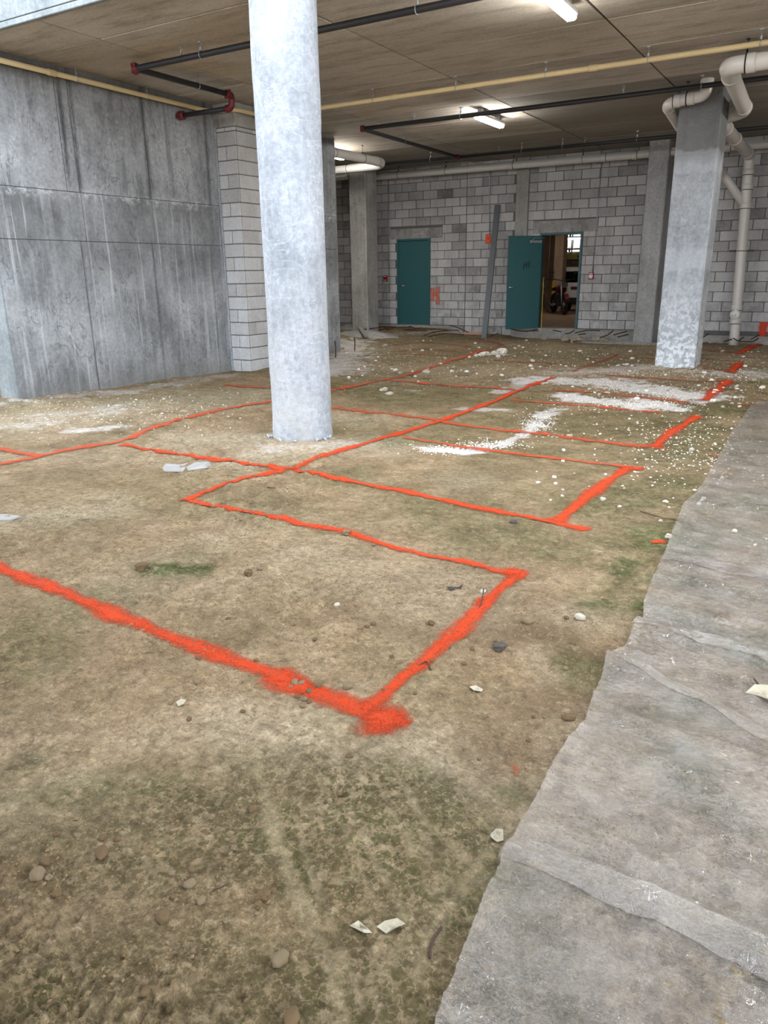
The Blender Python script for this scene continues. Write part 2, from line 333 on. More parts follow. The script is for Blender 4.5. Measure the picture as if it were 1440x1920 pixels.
# ---------------------------------------------------------------- ground material
def ground_mat():
    t = MT('soil', .95, .15)
    A = t.n('ShaderNodeVertexColor', layer_name='mask').outputs['Color']; B = t.n('ShaderNodeVertexColor', layer_name='mask2').outputs['Color']
    a = t.n('ShaderNodeSeparateColor', {0: A}).outputs; b = t.n('ShaderNodeSeparateColor', {0: B}).outputs
    green, dust, brown = a[0], a[1], a[2]; streak, cell, pale = b[0], b[1], b[2]
    n0 = t.noise(.9, 5, .6); n1 = t.noise(4.5, 6, .65, dist=.6); n2 = t.noise(22., 6, .7, dist=.4); n3 = t.noise(110., 4, .7)
    c = t.ramp(n1, (.3, S(128, 107, 79)), (.5, S(158, 135, 104)), (.7, S(180, 157, 126)))
    c = t.mix(t.ramp(n0, (.42, 0.), (.62, .5)), c, S(148, 123, 95))
    c = t.mix(t.math('MULTIPLY', brown, t.ramp(n2, (.3, .5), (.6, 1.))), c, S(88, 68, 49))
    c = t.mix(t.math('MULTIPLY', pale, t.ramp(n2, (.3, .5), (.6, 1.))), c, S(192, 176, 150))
    # flakes of dried mud with algae on them
    wv = t.n('ShaderNodeVectorMath', {0: t.pos, 1: t.n('ShaderNodeVectorMath', {0: t.n('ShaderNodeTexNoise', {'Vector': t.pos, 'Scale': 55., 'Detail': 3, 'Roughness': .7}).outputs['Color'], 'Scale': .022}, operation='SCALE').outputs[0]}, operation='ADD').outputs[0]
    def flakes(sc_, thr):
        e_ = t.ramp(t.vor(sc_, wv), (.03, 0.), (.13, 1.))
        rc = t.n('ShaderNodeSeparateColor', {0: t.vor(sc_, wv, 'F1', 'Color')}).outputs[0]
        pres = t.rng(t.math('ADD', t.math('MULTIPLY', rc, .5), t.math('MULTIPLY', t.noise(5., 4, .6), 1.)), thr, thr+.06)
        return t.math('MULTIPLY', e_, pres, True)
    fk = t.math('MAXIMUM', flakes(58., .66), flakes(33., .74))
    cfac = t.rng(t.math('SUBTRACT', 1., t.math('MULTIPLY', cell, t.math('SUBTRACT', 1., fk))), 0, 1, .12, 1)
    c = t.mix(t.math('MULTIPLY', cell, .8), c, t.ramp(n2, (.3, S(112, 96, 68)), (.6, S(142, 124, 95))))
    gr = t.math('MULTIPLY', green, t.ramp(t.noise(13., 5, .7, dist=.7), (.30, .25), (.55, 1.)))
    gcol = t.ramp(n1, (.3, S(56, 62, 32)), (.5, S(82, 86, 48)), (.7, S(100, 106, 66)))
    c = t.mix(t.math('MULTIPLY', cfac, gr, True), c, gcol)
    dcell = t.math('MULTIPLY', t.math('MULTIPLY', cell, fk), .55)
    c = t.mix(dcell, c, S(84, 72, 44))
    c = t.mix(t.math('MULTIPLY', streak, t.ramp(n2, (.25, .5), (.5, 1.))), c, S(150, 134, 104))
    fl = t.ramp(n2, (.32, .26), (.5, .5), (.68, .72))
    c = t.mix(.7, c, fl, 'OVERLAY')
    c = t.mix(t.math('MULTIPLY', t.ramp(t.noise(36., 5, .75, dist=.5), (.54, 0.), (.64, 1.)), .5), c, S(90, 73, 51))
    c = t.mix(t.math('MULTIPLY', t.ramp(t.noise(27., 5, .75, t.scale((1, 1, 1), (0, 0, 1.))), (.56, 0.), (.68, 1.)), .4), c, S(198, 178, 146))
    spk = t.ramp(n3, (.3, .3), (.5, .5), (.72, .78))
    c = t.mix(.5, c, spk, 'OVERLAY')
    dn = t.math('ADD', t.math('MULTIPLY', t.noise(26., 7, .85), 1.5), t.math('MULTIPLY', t.noise(2.5, 4), .8))
    df = t.ramp(t.math('ADD', t.math('MULTIPLY', dust, 1.35), t.math('SUBTRACT', dn, 1.62)), (.0, 0.), (.5, 1.))
    c = t.mix(df, c, t.ramp(n3, (.3, S(200, 194, 190)), (.6, S(238, 233, 230))))
    t.col(c)
    nm = t.noise(48., 5, .75, dist=.8); hgt = t.math('ADD', t.math('ADD', t.math('MULTIPLY', n2, 1.2), t.math('MULTIPLY', n3, .45)), t.math('MULTIPLY', t.math('ABSOLUTE', t.math('SUBTRACT', nm, .5)), -2.2))
    hgt = t.math('ADD', hgt, t.math('MULTIPLY', t.math('MULTIPLY', fk, cell), .22))
    t.bump(hgt, .85, .019)
    return t.m
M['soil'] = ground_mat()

# ---------------------------------------------------------------- ground mesh
def caps(lst, X, Y, soft=.6, wob=0.):
    out = np.zeros_like(X)
    for it in lst:
        *pp, r, s_ = it
        pts = [onZ(pp[i], pp[i+1])[:2] for i in range(0, len(pp), 2)]
        if len(pts) == 1: pts.append(pts[0]+1e-3)
        d = np.full(X.shape, 1e9)
        for p, q in zip(pts, pts[1:]): d = np.minimum(d, seg_dist(X, Y, p, q))
        d = d+wob*r
        out = np.maximum(out, s_*np.clip((1+soft-d/r)/(2*soft), 0, 1))
    return out
GREEN = [(1140, 1135, 1165, 1060, .16, .9), (1000, 790, 1300, 800, .8, .6), (780, 820, 1150, 860, .45, .55), (650, 730, 950, 750, .8, .65), (820, 660, 1100, 670, 1.4, .6), (720, 640, 900, 632, 1.2, .55),
  (1130, 950, 1280, 915, .3, .75), (1250, 860, 1350, 760, .35, .8), (640, 890, 1000, 1010, .3, .5), (900, 1000, 1100, 1040, .3, .6), (310, 1066, 385, 1062, .11, 1.2), (390, 1045, .2, .55),
  (200, 1470, 340, 1470, .16, .7), (150, 1550, 300, 1590, .12, .55), (540, 1560, 600, 1700, .11, .8), (690, 1490, 850, 1560, .13, .75), (700, 1600, 900, 1640, .15, .7), (500, 1790, 720, 1890, .16, .6), (870, 1690, 850, 1720, .04, 1.),
  (60, 1880, 130, 1850, .08, .7), (30, 1230, 100, 1160, .22, .6), (60, 1420, .08, .6), (960, 1490, .06, .7), (1060, 1240, 1100, 1260, .12, .6), (1270, 1310, 1290, 1480, .13, 1.2), (1200, 1420, 1300, 1470, .07, .8), (1400, 1230, 1220, 1140, .16, 1.), (1440, 1130, 1250, 1090, .2, .8), (1280, 1010, 1440, 1020, .25, 1.), (1330, 930, 1440, 950, .3, .9), (1400, 850, 1440, 830, .5, .7), (1330, 1540, 1400, 1560, .05, .6), (1000, 1900, 1050, 1800, .07, .6), (1420, 1780, 1440, 1850, .08, .5),
  (60, 760, 400, 745, .7, .35), (430, 1180, 560, 1100, .3, .2), (200, 900, 500, 960, .5, .3), (0, 1000, 200, 940, .5, .25), (900, 900, 1050, 930, .35, .35), (1420, 700, .7, .6), (480, 690, .5, .5), (620, 1640, 640, 1760, .1, .6)]
DUST = [(1010, 715, 1150, 718, .45, .85), (1130, 715, 1310, 745, .38, .9), (1060, 745, 1200, 765, .22, .85), (1200, 752, 1260, 768, .2, .8), (1040, 768, 1000, 800, .13, .62), (1000, 805, 950, 828, .09, .6), (790, 838, 885, 848, .11, .64), (885, 845, 955, 830, .08, .58), (880, 768, 940, 770, .15, .6),
  (130, 805, 250, 800, .14, .5), (0, 800, 200, 770, .5, .4), (40, 755, 230, 735, .45, .45), (230, 735, 430, 700, .45, .45), (500, 840, 660, 830, .3, .4), (1060, 700, 1220, 690, .5, .5), (1330, 700, 1440, 700, .6, .5), (620, 700, 660, 640, .6, .6), (700, 630, 900, 625, .4, .5), (1000, 634, 1180, 636, .3, .5), (780, 735, .2, .5), (900, 667, 945, 665, .12, .8), (940, 738, 1000, 720, .2, .5)]
BROWN = [(960, 1180, 1150, 1250, .22, .6), (1000, 1330, 1120, 1300, .2, .55), (950, 1420, 900, 1500, .16, .6), (0, 1650, 200, 1720, .2, .4), (300, 1650, 420, 1640, .12, .4), (655, 1862, 676, 1880, .014, 2.), (1230, 640, 1440, 655, .8, .6), (640, 1150, 800, 1190, .1, .4), (1380, 760, .4, .6), (850, 900, 1000, 880, .3, .3)]
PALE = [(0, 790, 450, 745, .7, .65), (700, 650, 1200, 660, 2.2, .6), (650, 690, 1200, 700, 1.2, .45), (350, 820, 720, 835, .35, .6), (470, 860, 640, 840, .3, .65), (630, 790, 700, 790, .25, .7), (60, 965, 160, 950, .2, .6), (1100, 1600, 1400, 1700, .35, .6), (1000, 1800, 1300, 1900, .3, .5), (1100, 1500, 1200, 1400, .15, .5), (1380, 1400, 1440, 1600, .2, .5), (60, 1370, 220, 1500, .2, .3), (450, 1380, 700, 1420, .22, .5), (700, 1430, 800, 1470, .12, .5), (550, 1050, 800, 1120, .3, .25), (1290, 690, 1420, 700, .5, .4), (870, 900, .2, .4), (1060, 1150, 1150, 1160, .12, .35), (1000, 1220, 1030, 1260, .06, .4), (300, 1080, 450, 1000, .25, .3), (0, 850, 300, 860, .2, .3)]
STREAK = [(470, 1400, 500, 1490, 525, 1590, 570, 1700, 610, 1790, 650, 1920, .017, .85), (560, 1560, 590, 1650, 640, 1780, 680, 1880, .009, .6), (655, 1510, 700, 1600, 760, 1720, .012, .75), (740, 1440, 800, 1540, 880, 1610, .008, .6), (600, 1460, 650, 1560, 700, 1680, .008, .5), (950, 1560, 880, 1640, 810, 1750, 780, 1830, .014, .6), (240, 1560, 300, 1650, .012, .5), (100, 1700, 160, 1850, 200, 1920, .01, .5), (700, 1450, 780, 1600, 850, 1650, .006, .5), (0, 1580, 120, 1500, 200, 1440, .02, .5), (760, 1760, 700, 1860, .01, .4)]
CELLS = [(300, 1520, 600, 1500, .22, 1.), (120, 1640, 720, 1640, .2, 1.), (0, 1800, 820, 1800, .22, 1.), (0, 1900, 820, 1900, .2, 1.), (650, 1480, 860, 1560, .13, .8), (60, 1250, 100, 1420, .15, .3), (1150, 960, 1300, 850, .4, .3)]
def build_ground():
    fine = np.radians(np.arange(-26, 82, .172)); coarse = np.radians(np.arange(82, 334, 4.2))
    az = np.concatenate([fine, coarse]); R_ = [.4]
    while R_[-1] < 30: R_.append(R_[-1]*1.0048)
    R_ = np.array(R_); na, nr = len(az), len(R_)
    AZ, RR = np.meshgrid(az, R_, indexing='ij'); X = -np.sin(AZ)*RR; Y = np.cos(AZ)*RR
    Z = H(X, Y)
    V = np.stack([X, Y, Z], -1).reshape(-1, 3)
    V = np.vstack([V, [[0, 0, 0.]]])
    i, j = np.meshgrid(np.arange(na), np.arange(nr-1), indexing='ij'); i2 = (i+1) % na
    q = np.stack([i*nr+j, i2*nr+j, i2*nr+j+1, i*nr+j+1], -1).reshape(-1, 4)
    q = q[:, ::-1]
    me = bpy.data.meshes.new('floor')
    ia = np.arange(na); tri = np.stack([np.full(na, na*nr), ((ia+1) % na)*nr, ia*nr], -1)[:, ::-1]
    nq, ntr = len(q), len(tri)
    me.vertices.add(len(V)); me.vertices.foreach_set('co', V.ravel())
    me.loops.add(nq*4+ntr*3); me.loops.foreach_set('vertex_index', np.concatenate([q.ravel(), tri.ravel()]).astype(np.int32))
    me.polygons.add(nq+ntr)
    me.polygons.foreach_set('loop_start', np.concatenate([np.arange(nq)*4, nq*4+np.arange(ntr)*3]).astype(np.int32))
    me.polygons.foreach_set('loop_total', np.concatenate([np.full(nq, 4), np.full(ntr, 3)]).astype(np.int32))
    me.polygons.foreach_set('use_smooth', np.ones(nq+ntr, bool))
    me.update(); me.validate()
    x, y = V[:, 0], V[:, 1]
    wob = (fbm(x, y, 3.2, 4, 51.)-.5)*2.6
    wob2 = (fbm(x, y, 9., 3, 61.)-.5)*2.2
    def sv(name, a, b, c_):
        at = me.color_attributes.new(name, 'FLOAT_COLOR', 'POINT')
        at.data.foreach_set('color', np.stack([a, b, c_, np.ones_like(a)], -1).astype(np.float32).ravel())
    far = np.clip((y-3.5)/4, 0, 1)
    g0 = np.clip((fbm(x, y, 1.3, 4, 71.)-.5)*3.5, 0, 1)*.36+np.clip((fbm(x, y, 4.1, 4, 75.)-.56)*4, 0, 1)*.4
    gm = np.clip(np.maximum(caps(GREEN, x, y, .7, wob), g0*(.55+.75*far)), 0, 1.1)
    bm_ = np.clip(np.maximum(caps(BROWN, x, y, .7, wob), np.clip((fbm(x, y, 1.9, 4, 81.)-.55)*4, 0, 1)*.4), 0, 1.6)
    sv('mask', gm, np.clip(caps(DUST, x, y, .6, wob2*.7), 0, 1), bm_)
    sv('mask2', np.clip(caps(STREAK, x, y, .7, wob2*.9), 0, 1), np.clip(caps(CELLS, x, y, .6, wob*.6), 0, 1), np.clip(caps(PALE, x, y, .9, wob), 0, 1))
    me.materials.append(M['soil'])
    o = link(bpy.data.objects.new('floor', me)); tag(o, kind='structure'); return o
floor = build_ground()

# ---------------------------------------------------------------- spray paint, draped on the soil
def paint_mat(name, c1, c2, dens):
    t = MT(name, .85, .15)
    uv = t.n('ShaderNodeUVMap').outputs[0]; u, v, _ = t.xyz(uv)
    t.col(t.mix(t.ramp(t.noise(45., 5, .8), (.38, 0.), (.62, 1.)), c1, tuple(v*.85 for v in c2[:3])+(1.,)))
    e = t.math('ABSOLUTE', v)
    nz = t.math('ADD', t.math('MULTIPLY', t.math('SUBTRACT', t.noise(120., 5, .8), .5), 2.6), t.math('MULTIPLY', t.math('SUBTRACT', t.noise(12., 3, .6), .5), 1.1))
    a = t.rng(t.math('ADD', e, nz), 1.02, .2, 0., dens)
    a = t.math('MULTIPLY', a, t.rng(e, 1., .7), True)
    a = t.math('MULTIPLY', a, t.ramp(t.noise(75., 4, .8), (.30, .35), (.44, 1.)), True)
    t.set(t.b.inputs['Alpha'], a)
    t.bump(t.noise(55., 6, .8), 1., .03)
    return t.m
M['paint'] = paint_mat('orange_spray_paint', S(248, 78, 30), S(228, 92, 54), 1.)
M['paintmid'] = paint_mat('dusty_orange_spray_paint', S(238, 92, 54), S(226, 112, 76), .85)
M['paintfaint'] = paint_mat('faded_orange_spray_paint', S(206, 110, 76), S(188, 116, 86), .6)
def paint_line(pix, w_, mat, label=None, world=None):
    P = [Vector(onZ(*p)[:2]).to_2d() if False else Vector((float(onZ(*p)[0]), float(onZ(*p)[1]))) for p in pix] if world is None else [Vector(p) for p in world]
    # catmull resample
    pts = []
    for i in range(len(P)-1):
        p0, p1, p2, p3 = P[max(i-1, 0)], P[i], P[i+1], P[min(i+2, len(P)-1)]
        n = max(2, int((p2-p1).length/.03))
        for k in range(n):
            t = k/n; pts.append(.5*((2*p1)+(p2-p0)*t+(2*p0-5*p1+4*p2-p3)*t*t+(3*p1-p0-3*p2+p3)*t**3))
    pts.append(P[-1])
    W = w_*1.25
    d0 = (pts[1]-pts[0]).normalized(); d1 = (pts[-1]-pts[-2]).normalized()
    pts = [pts[0]-d0*W*.7, pts[0]-d0*W*.35]+pts+[pts[-1]+d1*W*.35, pts[-1]+d1*W*.7]
    N_, n = 9, len(pts); vs = []; uv = []
    for i, p in enumerate(pts):
        d = (pts[min(i+1, n-1)]-pts[max(i-1, 0)]).normalized(); nn = Vector((-d.y, d.x))
        wl = W*(1+.22*math.sin(i*.21+p.x*3)+.1*math.sin(i*.6))
        end = 1. if 1 < i < n-2 else (.55 if i in (1, n-2) else 0.)
        for k in range(N_):
            v = -1+2*k/(N_-1); q = p+nn*v*wl
            vs.append((q.x, q.y)); uv.append((i*.03, 1-(1-abs(v))*end))
    A = np.array(vs); Z = H(A[:, 0], A[:, 1])+.0035+.0007*np.hypot(A[:, 0], A[:, 1])
    me = bpy.data.meshes.new('paint_line')
    faces = [(i*N_+k, i*N_+k+1, (i+1)*N_+k+1, (i+1)*N_+k) for i in range(n-1) for k in range(N_-1)]
    me.from_pydata([(a[0], a[1], z) for a, z in zip(A, Z)], [], faces)
    ul = me.uv_layers.new()
    for l in me.loops: ul.data[l.index].uv = uv[l.vertex_index]
    for f in me.polygons: f.use_smooth = True
    me.materials.append(mat); o = link(bpy.data.objects.new('paint_line', me), floor)
    if label: o['label'] = label
    return o
pm, pd, pf = M['paint'], M['paintmid'], M['paintfaint']
paint_line([(-60, 1040), (0, 1066), (100, 1105), (200, 1151), (300, 1187), (400, 1222), (500, 1254), (560, 1280), (620, 1306), (690, 1335), (740, 1356)], .05, pm, 'bright orange spray line ending in a thick blob')
paint_line([(712, 1348), (735, 1356)], .088, pm)
paint_line([(720, 1350), (728, 1353)], .10, pm)
paint_line([(515, 1262), (560, 1285)], .065, pm)
paint_line([(692, 1326), (770, 1260), (830, 1210), (880, 1165), (930, 1115), (968, 1082)], .045, pm)
paint_line([(975, 1076), (940, 1075), (860, 1053), (780, 1038), (700, 1018), (650, 1001), (580, 988), (500, 970), (440, 957), (380, 945), (350, 936)], .036, pm)
paint_line([(958, 1078), (976, 1078)], .06, pm)
paint_line([(350, 936), (400, 915), (470, 896), (545, 880), (600, 858), (680, 832), (770, 808), (850, 783), (920, 756), (990, 729), (1040, 712)], .052, pm)
paint_line([(1075, 698), (1110, 684), (1158, 667)], .06, pf)
paint_line([(230, 832), (330, 850), (420, 863), (545, 882), (640, 900), (740, 922), (840, 945), (940, 965), (1040, 982), (1098, 994)], .045, pm)
paint_line([(1045, 978), (1090, 945), (1140, 905), (1178, 882)], .055, pm)
paint_line([(1200, 881), (1150, 876), (1070, 866), (990, 855), (900, 843), (830, 832), (760, 822)], .045, pd)
paint_line([(1170, 882), (1200, 882)], .06, pm)
paint_line([(-40, 880), (0, 868), (70, 855), (150, 838), (230, 825), (300, 802), (400, 775), (510, 756), (622, 735), (700, 717), (760, 705), (830, 682), (870, 670), (915, 656)], .062, pd)
paint_line([(-40, 833), (0, 841), (40, 848), (75, 854)], .055, pd)
paint_line([(425, 722), (510, 731), (610, 742)], .06, pd)
paint_line([(622, 768), (700, 776), (800, 787), (850, 796), (920, 804), (1000, 812), (1100, 825), (1180, 835), (1245, 842)], .055, pd)
paint_line([(1228, 838), (1270, 805), (1308, 783)], .06, pm)
paint_line([(728, 715), (800, 721), (888, 729), (960, 733)], .06, pd)
paint_line([(962, 751), (1040, 757), (1130, 766), (1235, 775)], .045, pd)
paint_line([(1040, 735), (1120, 741), (1200, 748), (1290, 757)], .05, pd)
paint_line([(1322, 752), (1342, 735), (1366, 714)], .08, pm)
paint_line([(1370, 700), (1388, 682)], .09, pm)
paint_line([(1385, 664), (1405, 654), (1430, 641)], .08, pm)
paint_line([(1313, 656), (1350, 660), (1385, 664)], .06, pf)
paint_line([(1315, 675), (1350, 677), (1390, 680)], .07, pf)
paint_line([(1320, 692), (1350, 694), (1370, 700)], .08, pf)
paint_line([(1140, 706), (1220, 710), (1300, 716), (1350, 716)], .08, pf)
paint_line([(745, 659), (800, 655), (860, 660), (900, 657)], .09, pf)
paint_line([(735, 664), (800, 668), (850, 669)], .06, pf)
paint_line([(740, 646), (800, 642), (880, 650)], .09, pf)
paint_line([(880, 636), (915, 640), (940, 648), (915, 656)], .08, pf)
paint_line([(930, 677), (1000, 682), (1040, 684)], .06, pf)
paint_line([(1100, 673), (1160, 672), (1225, 675)], .05, pf)
paint_line([(1226, 1020), (1243, 1021)], .03, pm, 'small orange spray dot by the plastic edge')
paint_line([(1330, 855), (1350, 856)], .035, pf)
paint_line([(966, 1434), (969, 1450)], .014, pf)
paint_line([(1390, 760), (1425, 764)], .12, pf)
paint_line([(1260, 1070), (1262, 1071)], .01, pf)

# ---------------------------------------------------------------- ceiling, cast against formwork sheets
ZC = 3.99
ceil = boxo('ceiling', (-15.5, 5.72, ZC+.012), (3.6, 18.2, ZC+.4), M['ceiljoint']); tag(ceil, kind='structure')
xs = [-15.5, -12.39, -9.95, -7.51, -5.05, -2.61, -.17, 2.27, 3.6]
ys = [5.73, 6.53, 7.75, 8.97, 10.19, 11.91, 13.13, 15.02, 16.3, 18.1]
for i in range(len(xs)-1):
    for j in range(len(ys)-1):
        dz = random.uniform(-.003, .003)
        bm = bmesh.new(); box(bm, (xs[i]+.010, ys[j]+.007, ZC+dz), (xs[i+1]-.010, ys[j+1]-.007, ZC+.03), .006)
        mesh_obj('concrete_panel', bm, M['ceil'], ceil)
# slab edge over the opening
fas = tag(boxo('trim_1', (-15.5, 5.76, 4.06), (3.6, 6.0, 5.6), M['fascia']), kind='structure')
boxo('drip_edge', (-15.5, 5.70, 3.985), (3.6, 5.76, 4.04), M['fascia'], fas, .006)
boxo('slab_face', (-15.5, 5.71, 4.052), (3.6, 5.76, 5.6), M['fascia'], fas, .004)
boxo('groove', (-15.5, 5.735, 4.035), (3.6, 5.76, 4.06), M['joint'], fas)
# ---------------------------------------------------------------- left wall
XW = -8.81
wl = tag(boxo('wall_left', (XW-.36, 5.78, -.4), (XW-.012, 12.97, ZC), M['joint']), kind='structure')
rows = [(-.4, 1.945), (1.953, 2.545), (2.552, ZC)]
cols3 = [[5.77, 6.98, 8.21, 9.42, 10.6, 11.8, 12.98], [5.77, 7.08, 8.28, 9.5, 10.6, 11.8, 12.98], [5.77, 6.88, 7.07, 8.28, 9.51, 10.7, 11.9, 12.98]]
for (z0, z1), cs in zip(rows, cols3):
    for a, b in zip(cs, cs[1:]):
        gp = .006 if z0 > 2 else .0035
        bm = bmesh.new(); d = random.uniform(-.002, .003)
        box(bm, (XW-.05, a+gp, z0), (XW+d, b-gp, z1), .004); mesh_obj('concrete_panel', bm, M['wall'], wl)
boxo('end_face', (XW-.36, 5.745, -.4), (XW-.002, 5.78, 4.0), M['fascia'], wl, .006)
boxo('far_end_face', (XW-.36, 12.97, -.4), (XW-.002, 13.0, ZC), M['warmcol'], wl, .006)
# retaining wall outside, glimpsed past the end of the left wall
wo = tag(boxo('wall_outside', (-16, 6.3, -.4), (-9.2, 6.5, 4.2), M['joint']), kind='structure')
for k in range(16): boxo('board', (-16, 6.27, -.35+.28*k), (-9.2, 6.3, -.08+.28*k), M['fascia'], wo, .006)

# ---------------------------------------------------------------- cinder block walls
BH, BL, JN = .203, .406, .013
_bm = {}
def block_mesh(w_, h_, dpt, mat, axis):
    key = (round(w_, 3), round(h_, 3), axis, mat.name)
    if key not in _bm:
        bm = bmesh.new()
        if axis == 'x': box(bm, (0, 0, 0), (w_, dpt, h_), .005)
        else: box(bm, (0, 0, 0), (dpt, w_, h_), .005)
        me = bpy.data.meshes.new('block'); bm.normal_update(); bm.to_mesh(me); bm.free(); me.materials.append(mat); _bm[key] = me
    return _bm[key]
def course_wall(parent, x0, x1, z0, z1, Y, holes, mat, shift=0):
    k = 0; z = z0
    while z < z1-.03:
        h_ = min(BH, z1-z); edges = [x0]; x = x0+(BL if (k+shift) % 2 == 0 else BL/2)
        while x < x1-.04: edges.append(x); x += BL
        edges.append(x1)
        for a, b in zip(edges, edges[1:]):
            segs = [(a, b)]
            for hx0, hx1, hz0, hz1 in holes:
                if z+h_*.5 > hz0 and z+h_*.5 < hz1:
                    ns = []
                    for p, q in segs:
                        if q <= hx0 or p >= hx1: ns.append((p, q)); continue
                        if p < hx0: ns.append((p, hx0))
                        if q > hx1: ns.append((hx1, q))
                    segs = ns
            for p, q in segs:
                if q-p < .05: continue
                wq = round((q-p-JN)/.01)*.01
                o = link(bpy.data.objects.new('block', block_mesh(wq, h_-JN, .04, mat, 'x')), parent)
                o.location = (p+JN/2, Y+random.uniform(-.003, .004), z+JN/2)
        z += BH; k += 1
YB = 17.95
def backing(name, x0, x1, z1, holes, Y=YB):
    bm = bmesh.new(); t = .2; zs0 = -.4
    xs_ = sorted({x0, x1, *[h[0] for h in holes], *[h[1] for h in holes]})
    for a, b in zip(xs_, xs_[1:]):
        hh = [h for h in holes if h[0] <= a+1e-6 and h[1] >= b-1e-6]
        if not hh: box(bm, (a, Y+.009, zs0), (b, Y+t, z1))
        else:
            h = hh[0]; box(bm, (a, Y+.009, zs0), (b, Y+t, h[2])); box(bm, (a, Y+.009, h[3]), (b, Y+t, z1))
    return tag(mesh_obj(name, bm, M['mortar']), kind='structure')
D1 = (-10.31, -9.335, .17, 2.325); D2 = (-6.44, -5.43, .17, 2.335)
wA = backing('wall_back', -15.4, -8.34, ZC, [D1])
wB = backing('wall_back', -8.34, -7.05, ZC, [])
wC = backing('wall_back', -7.05, -3.8, ZC, [D2])
wD = backing('wall_back', -3.8, 3.5, ZC, [])
Z0 = .19
L1 = (-10.5, -9.0, 2.325, 2.57); L2 = (-6.62, -5.1, 2.335, 2.60)
course_wall(wA, -13.4, -8.345, Z0, ZC, YB, [D1, (L1[0], L1[1], 2.33, 2.56)], M['block'])
course_wall(wB, -8.335, -7.07, Z0-BH, ZC, YB-.012, [], M['block'], 1)
course_wall(wC, -6.76, -3.8, Z0, ZC, YB, [D2, (L2[0], L2[1], 2.33, 2.6)], M['block'])
course_wall(wD, -3.75, 1.6, Z0+.02, ZC, YB, [], M['block'], 1)
boxo('lintel', (L1[0], YB-.006, L1[2]), (L1[1], YB+.03, L1[3]), M['patch'], wA, .004)
boxo('lintel', (L2[0], YB-.006, L2[2]), (L2[1], YB+.03, L2[3]), M['patch'], wC, .004)
boxo('concrete_post', (-7.065, YB-.035, -.3), (-6.765, YB+.03, ZC), M['warmcol'], wC, .006)
boxo('footing', (-15.4, YB-.07, -.4), (-8.345, YB+.05, .178), M['footing'], wA, .01)
boxo('footing', (-7.05, YB-.08, -.4), (-3.8, YB+.05, .178), M['footing'], wC, .01)
boxo('footing', (-3.8, YB-.1, -.4), (3.5, YB+.05, .125), M['footing'], wD, .01)
x = -3.5
while x < 1.6:
    boxo('brick', (x, YB-.004, .132), (x+.19, YB+.03, .203), M['darkbrick'] if 'darkbrick' in M else M['mortar'], wD, .004); x += .203
boxo('painted_curb_block', (-8.33, YB-.2, -.05), (-7.75, YB-.02, .03), plain('pink_stained_concrete', S(196, 150, 136), .9), wB, .01)
# side closure far right and far left so that the hall is shut off
tag(boxo('wall_right', (3.6, 5.7, -.4), (3.8, 18.2, ZC+.3), M['pilaster']), kind='structure')
tag(boxo('wall_far_left', (-15.6, 6.4, -.4), (-15.4, 18.2, ZC+.3), M['pilaster']), kind='structure')
# outside: unseen deck inferred over the viewer, its edge set to shade the near soil
tag(boxo('ceiling_deck', (-16, -7, 4.1), (4, 2.1, 4.5), M['ceil']), kind='structure')

# ---------------------------------------------------------------- columns
def zsub(bm): pass
def round_column():
    t = thing('round_column', 'tall round pale concrete column rising from the dusty soil at the opening', 'column', (-4.415, 5.807, 0))
    bm = bmesh.new(); seg = 72; R0 = .283; zs = np.concatenate([np.arange(-.25, .6, .03), np.arange(.6, 5.4, .08)]); rings = []
    for z in zs:
        rr = []
        for k in range(seg):
            a = 2*math.pi*k/seg; x = a*1.6
            n = float(fbm(np.array(math.cos(a)*2+5), np.array(math.sin(a)*2+z*1.1), 2.2, 3))-.5
            foot = .012*max(0, 1-z/.35)*float(vnoise(np.array(a*4), np.array(z*9+3)))
            step = .004*(1 if math.sin(z*2.6+.6*math.sin(a)) > .93 else 0)
            r = R0+.008*n+foot+step
            rr.append(bm.verts.new((math.cos(a)*r, math.sin(a)*r, z)))
        rings.append(rr)
    for a, b in zip(rings, rings[1:]):
        for k in range(seg): bm.faces.new((a[k], a[(k+1) % seg], b[(k+1) % seg], b[k])).smooth = True
    bm.faces.new(rings[-1])
    mesh_obj('shaft', bm, M['column'], t)
    bm = bmesh.new()
    for k in range(12):
        a = random.uniform(0, 6.28); obox(bm, (math.cos(a)*(.29+random.uniform(0, .05)), math.sin(a)*(.29+random.uniform(0, .05)), .005), (random.uniform(.02, .06), random.uniform(.02, .05), random.uniform(.015, .03)), (random.random(), random.random(), random.random()*3), .004)
    mesh_obj('spilled_cement_crumbs', bm, M['column'], t)['kind'] = 'stuff'
round_column()
def rect_column(name, label, a, b, z0, mat, top=ZC, cham=.018, parts=None):
    c_ = ((a[0]+b[0])/2, (a[1]+b[1])/2, z0); t = thing(name, label, 'column', c_)
    bm = bmesh.new(); hx, hy = (b[0]-a[0])/2, (b[1]-a[1])/2
    vs = []
    N_ = 26
    prof = [(-hx+cham, -hy), (hx-cham, -hy), (hx, -hy+cham), (hx, hy-cham), (hx-cham, hy), (-hx+cham, hy), (-hx, hy-cham), (-hx, -hy+cham)]
    for k in range(N_+1):
        z = -.3+(top-z0+.3)*k/N_
        vs.append([bm.verts.new((px+random.uniform(-.002, .002), py+random.uniform(-.002, .002), z)) for px, py in prof])
    for r0, r1 in zip(vs, vs[1:]):
        for k in range(8): bm.faces.new((r0[k], r0[(k+1) % 8], r1[(k+1) % 8], r1[k]))
    bm.faces.new(vs[-1]); bm.faces.new(vs[0][::-1])
    mesh_obj('shaft', bm, mat, t); return t
sqc = rect_column('square_column', 'big square concrete column blotched with white near its foot, plastic pipes at its head', (-2.525, 12.62), (-1.935, 13.22), 0, M['sqcol'])
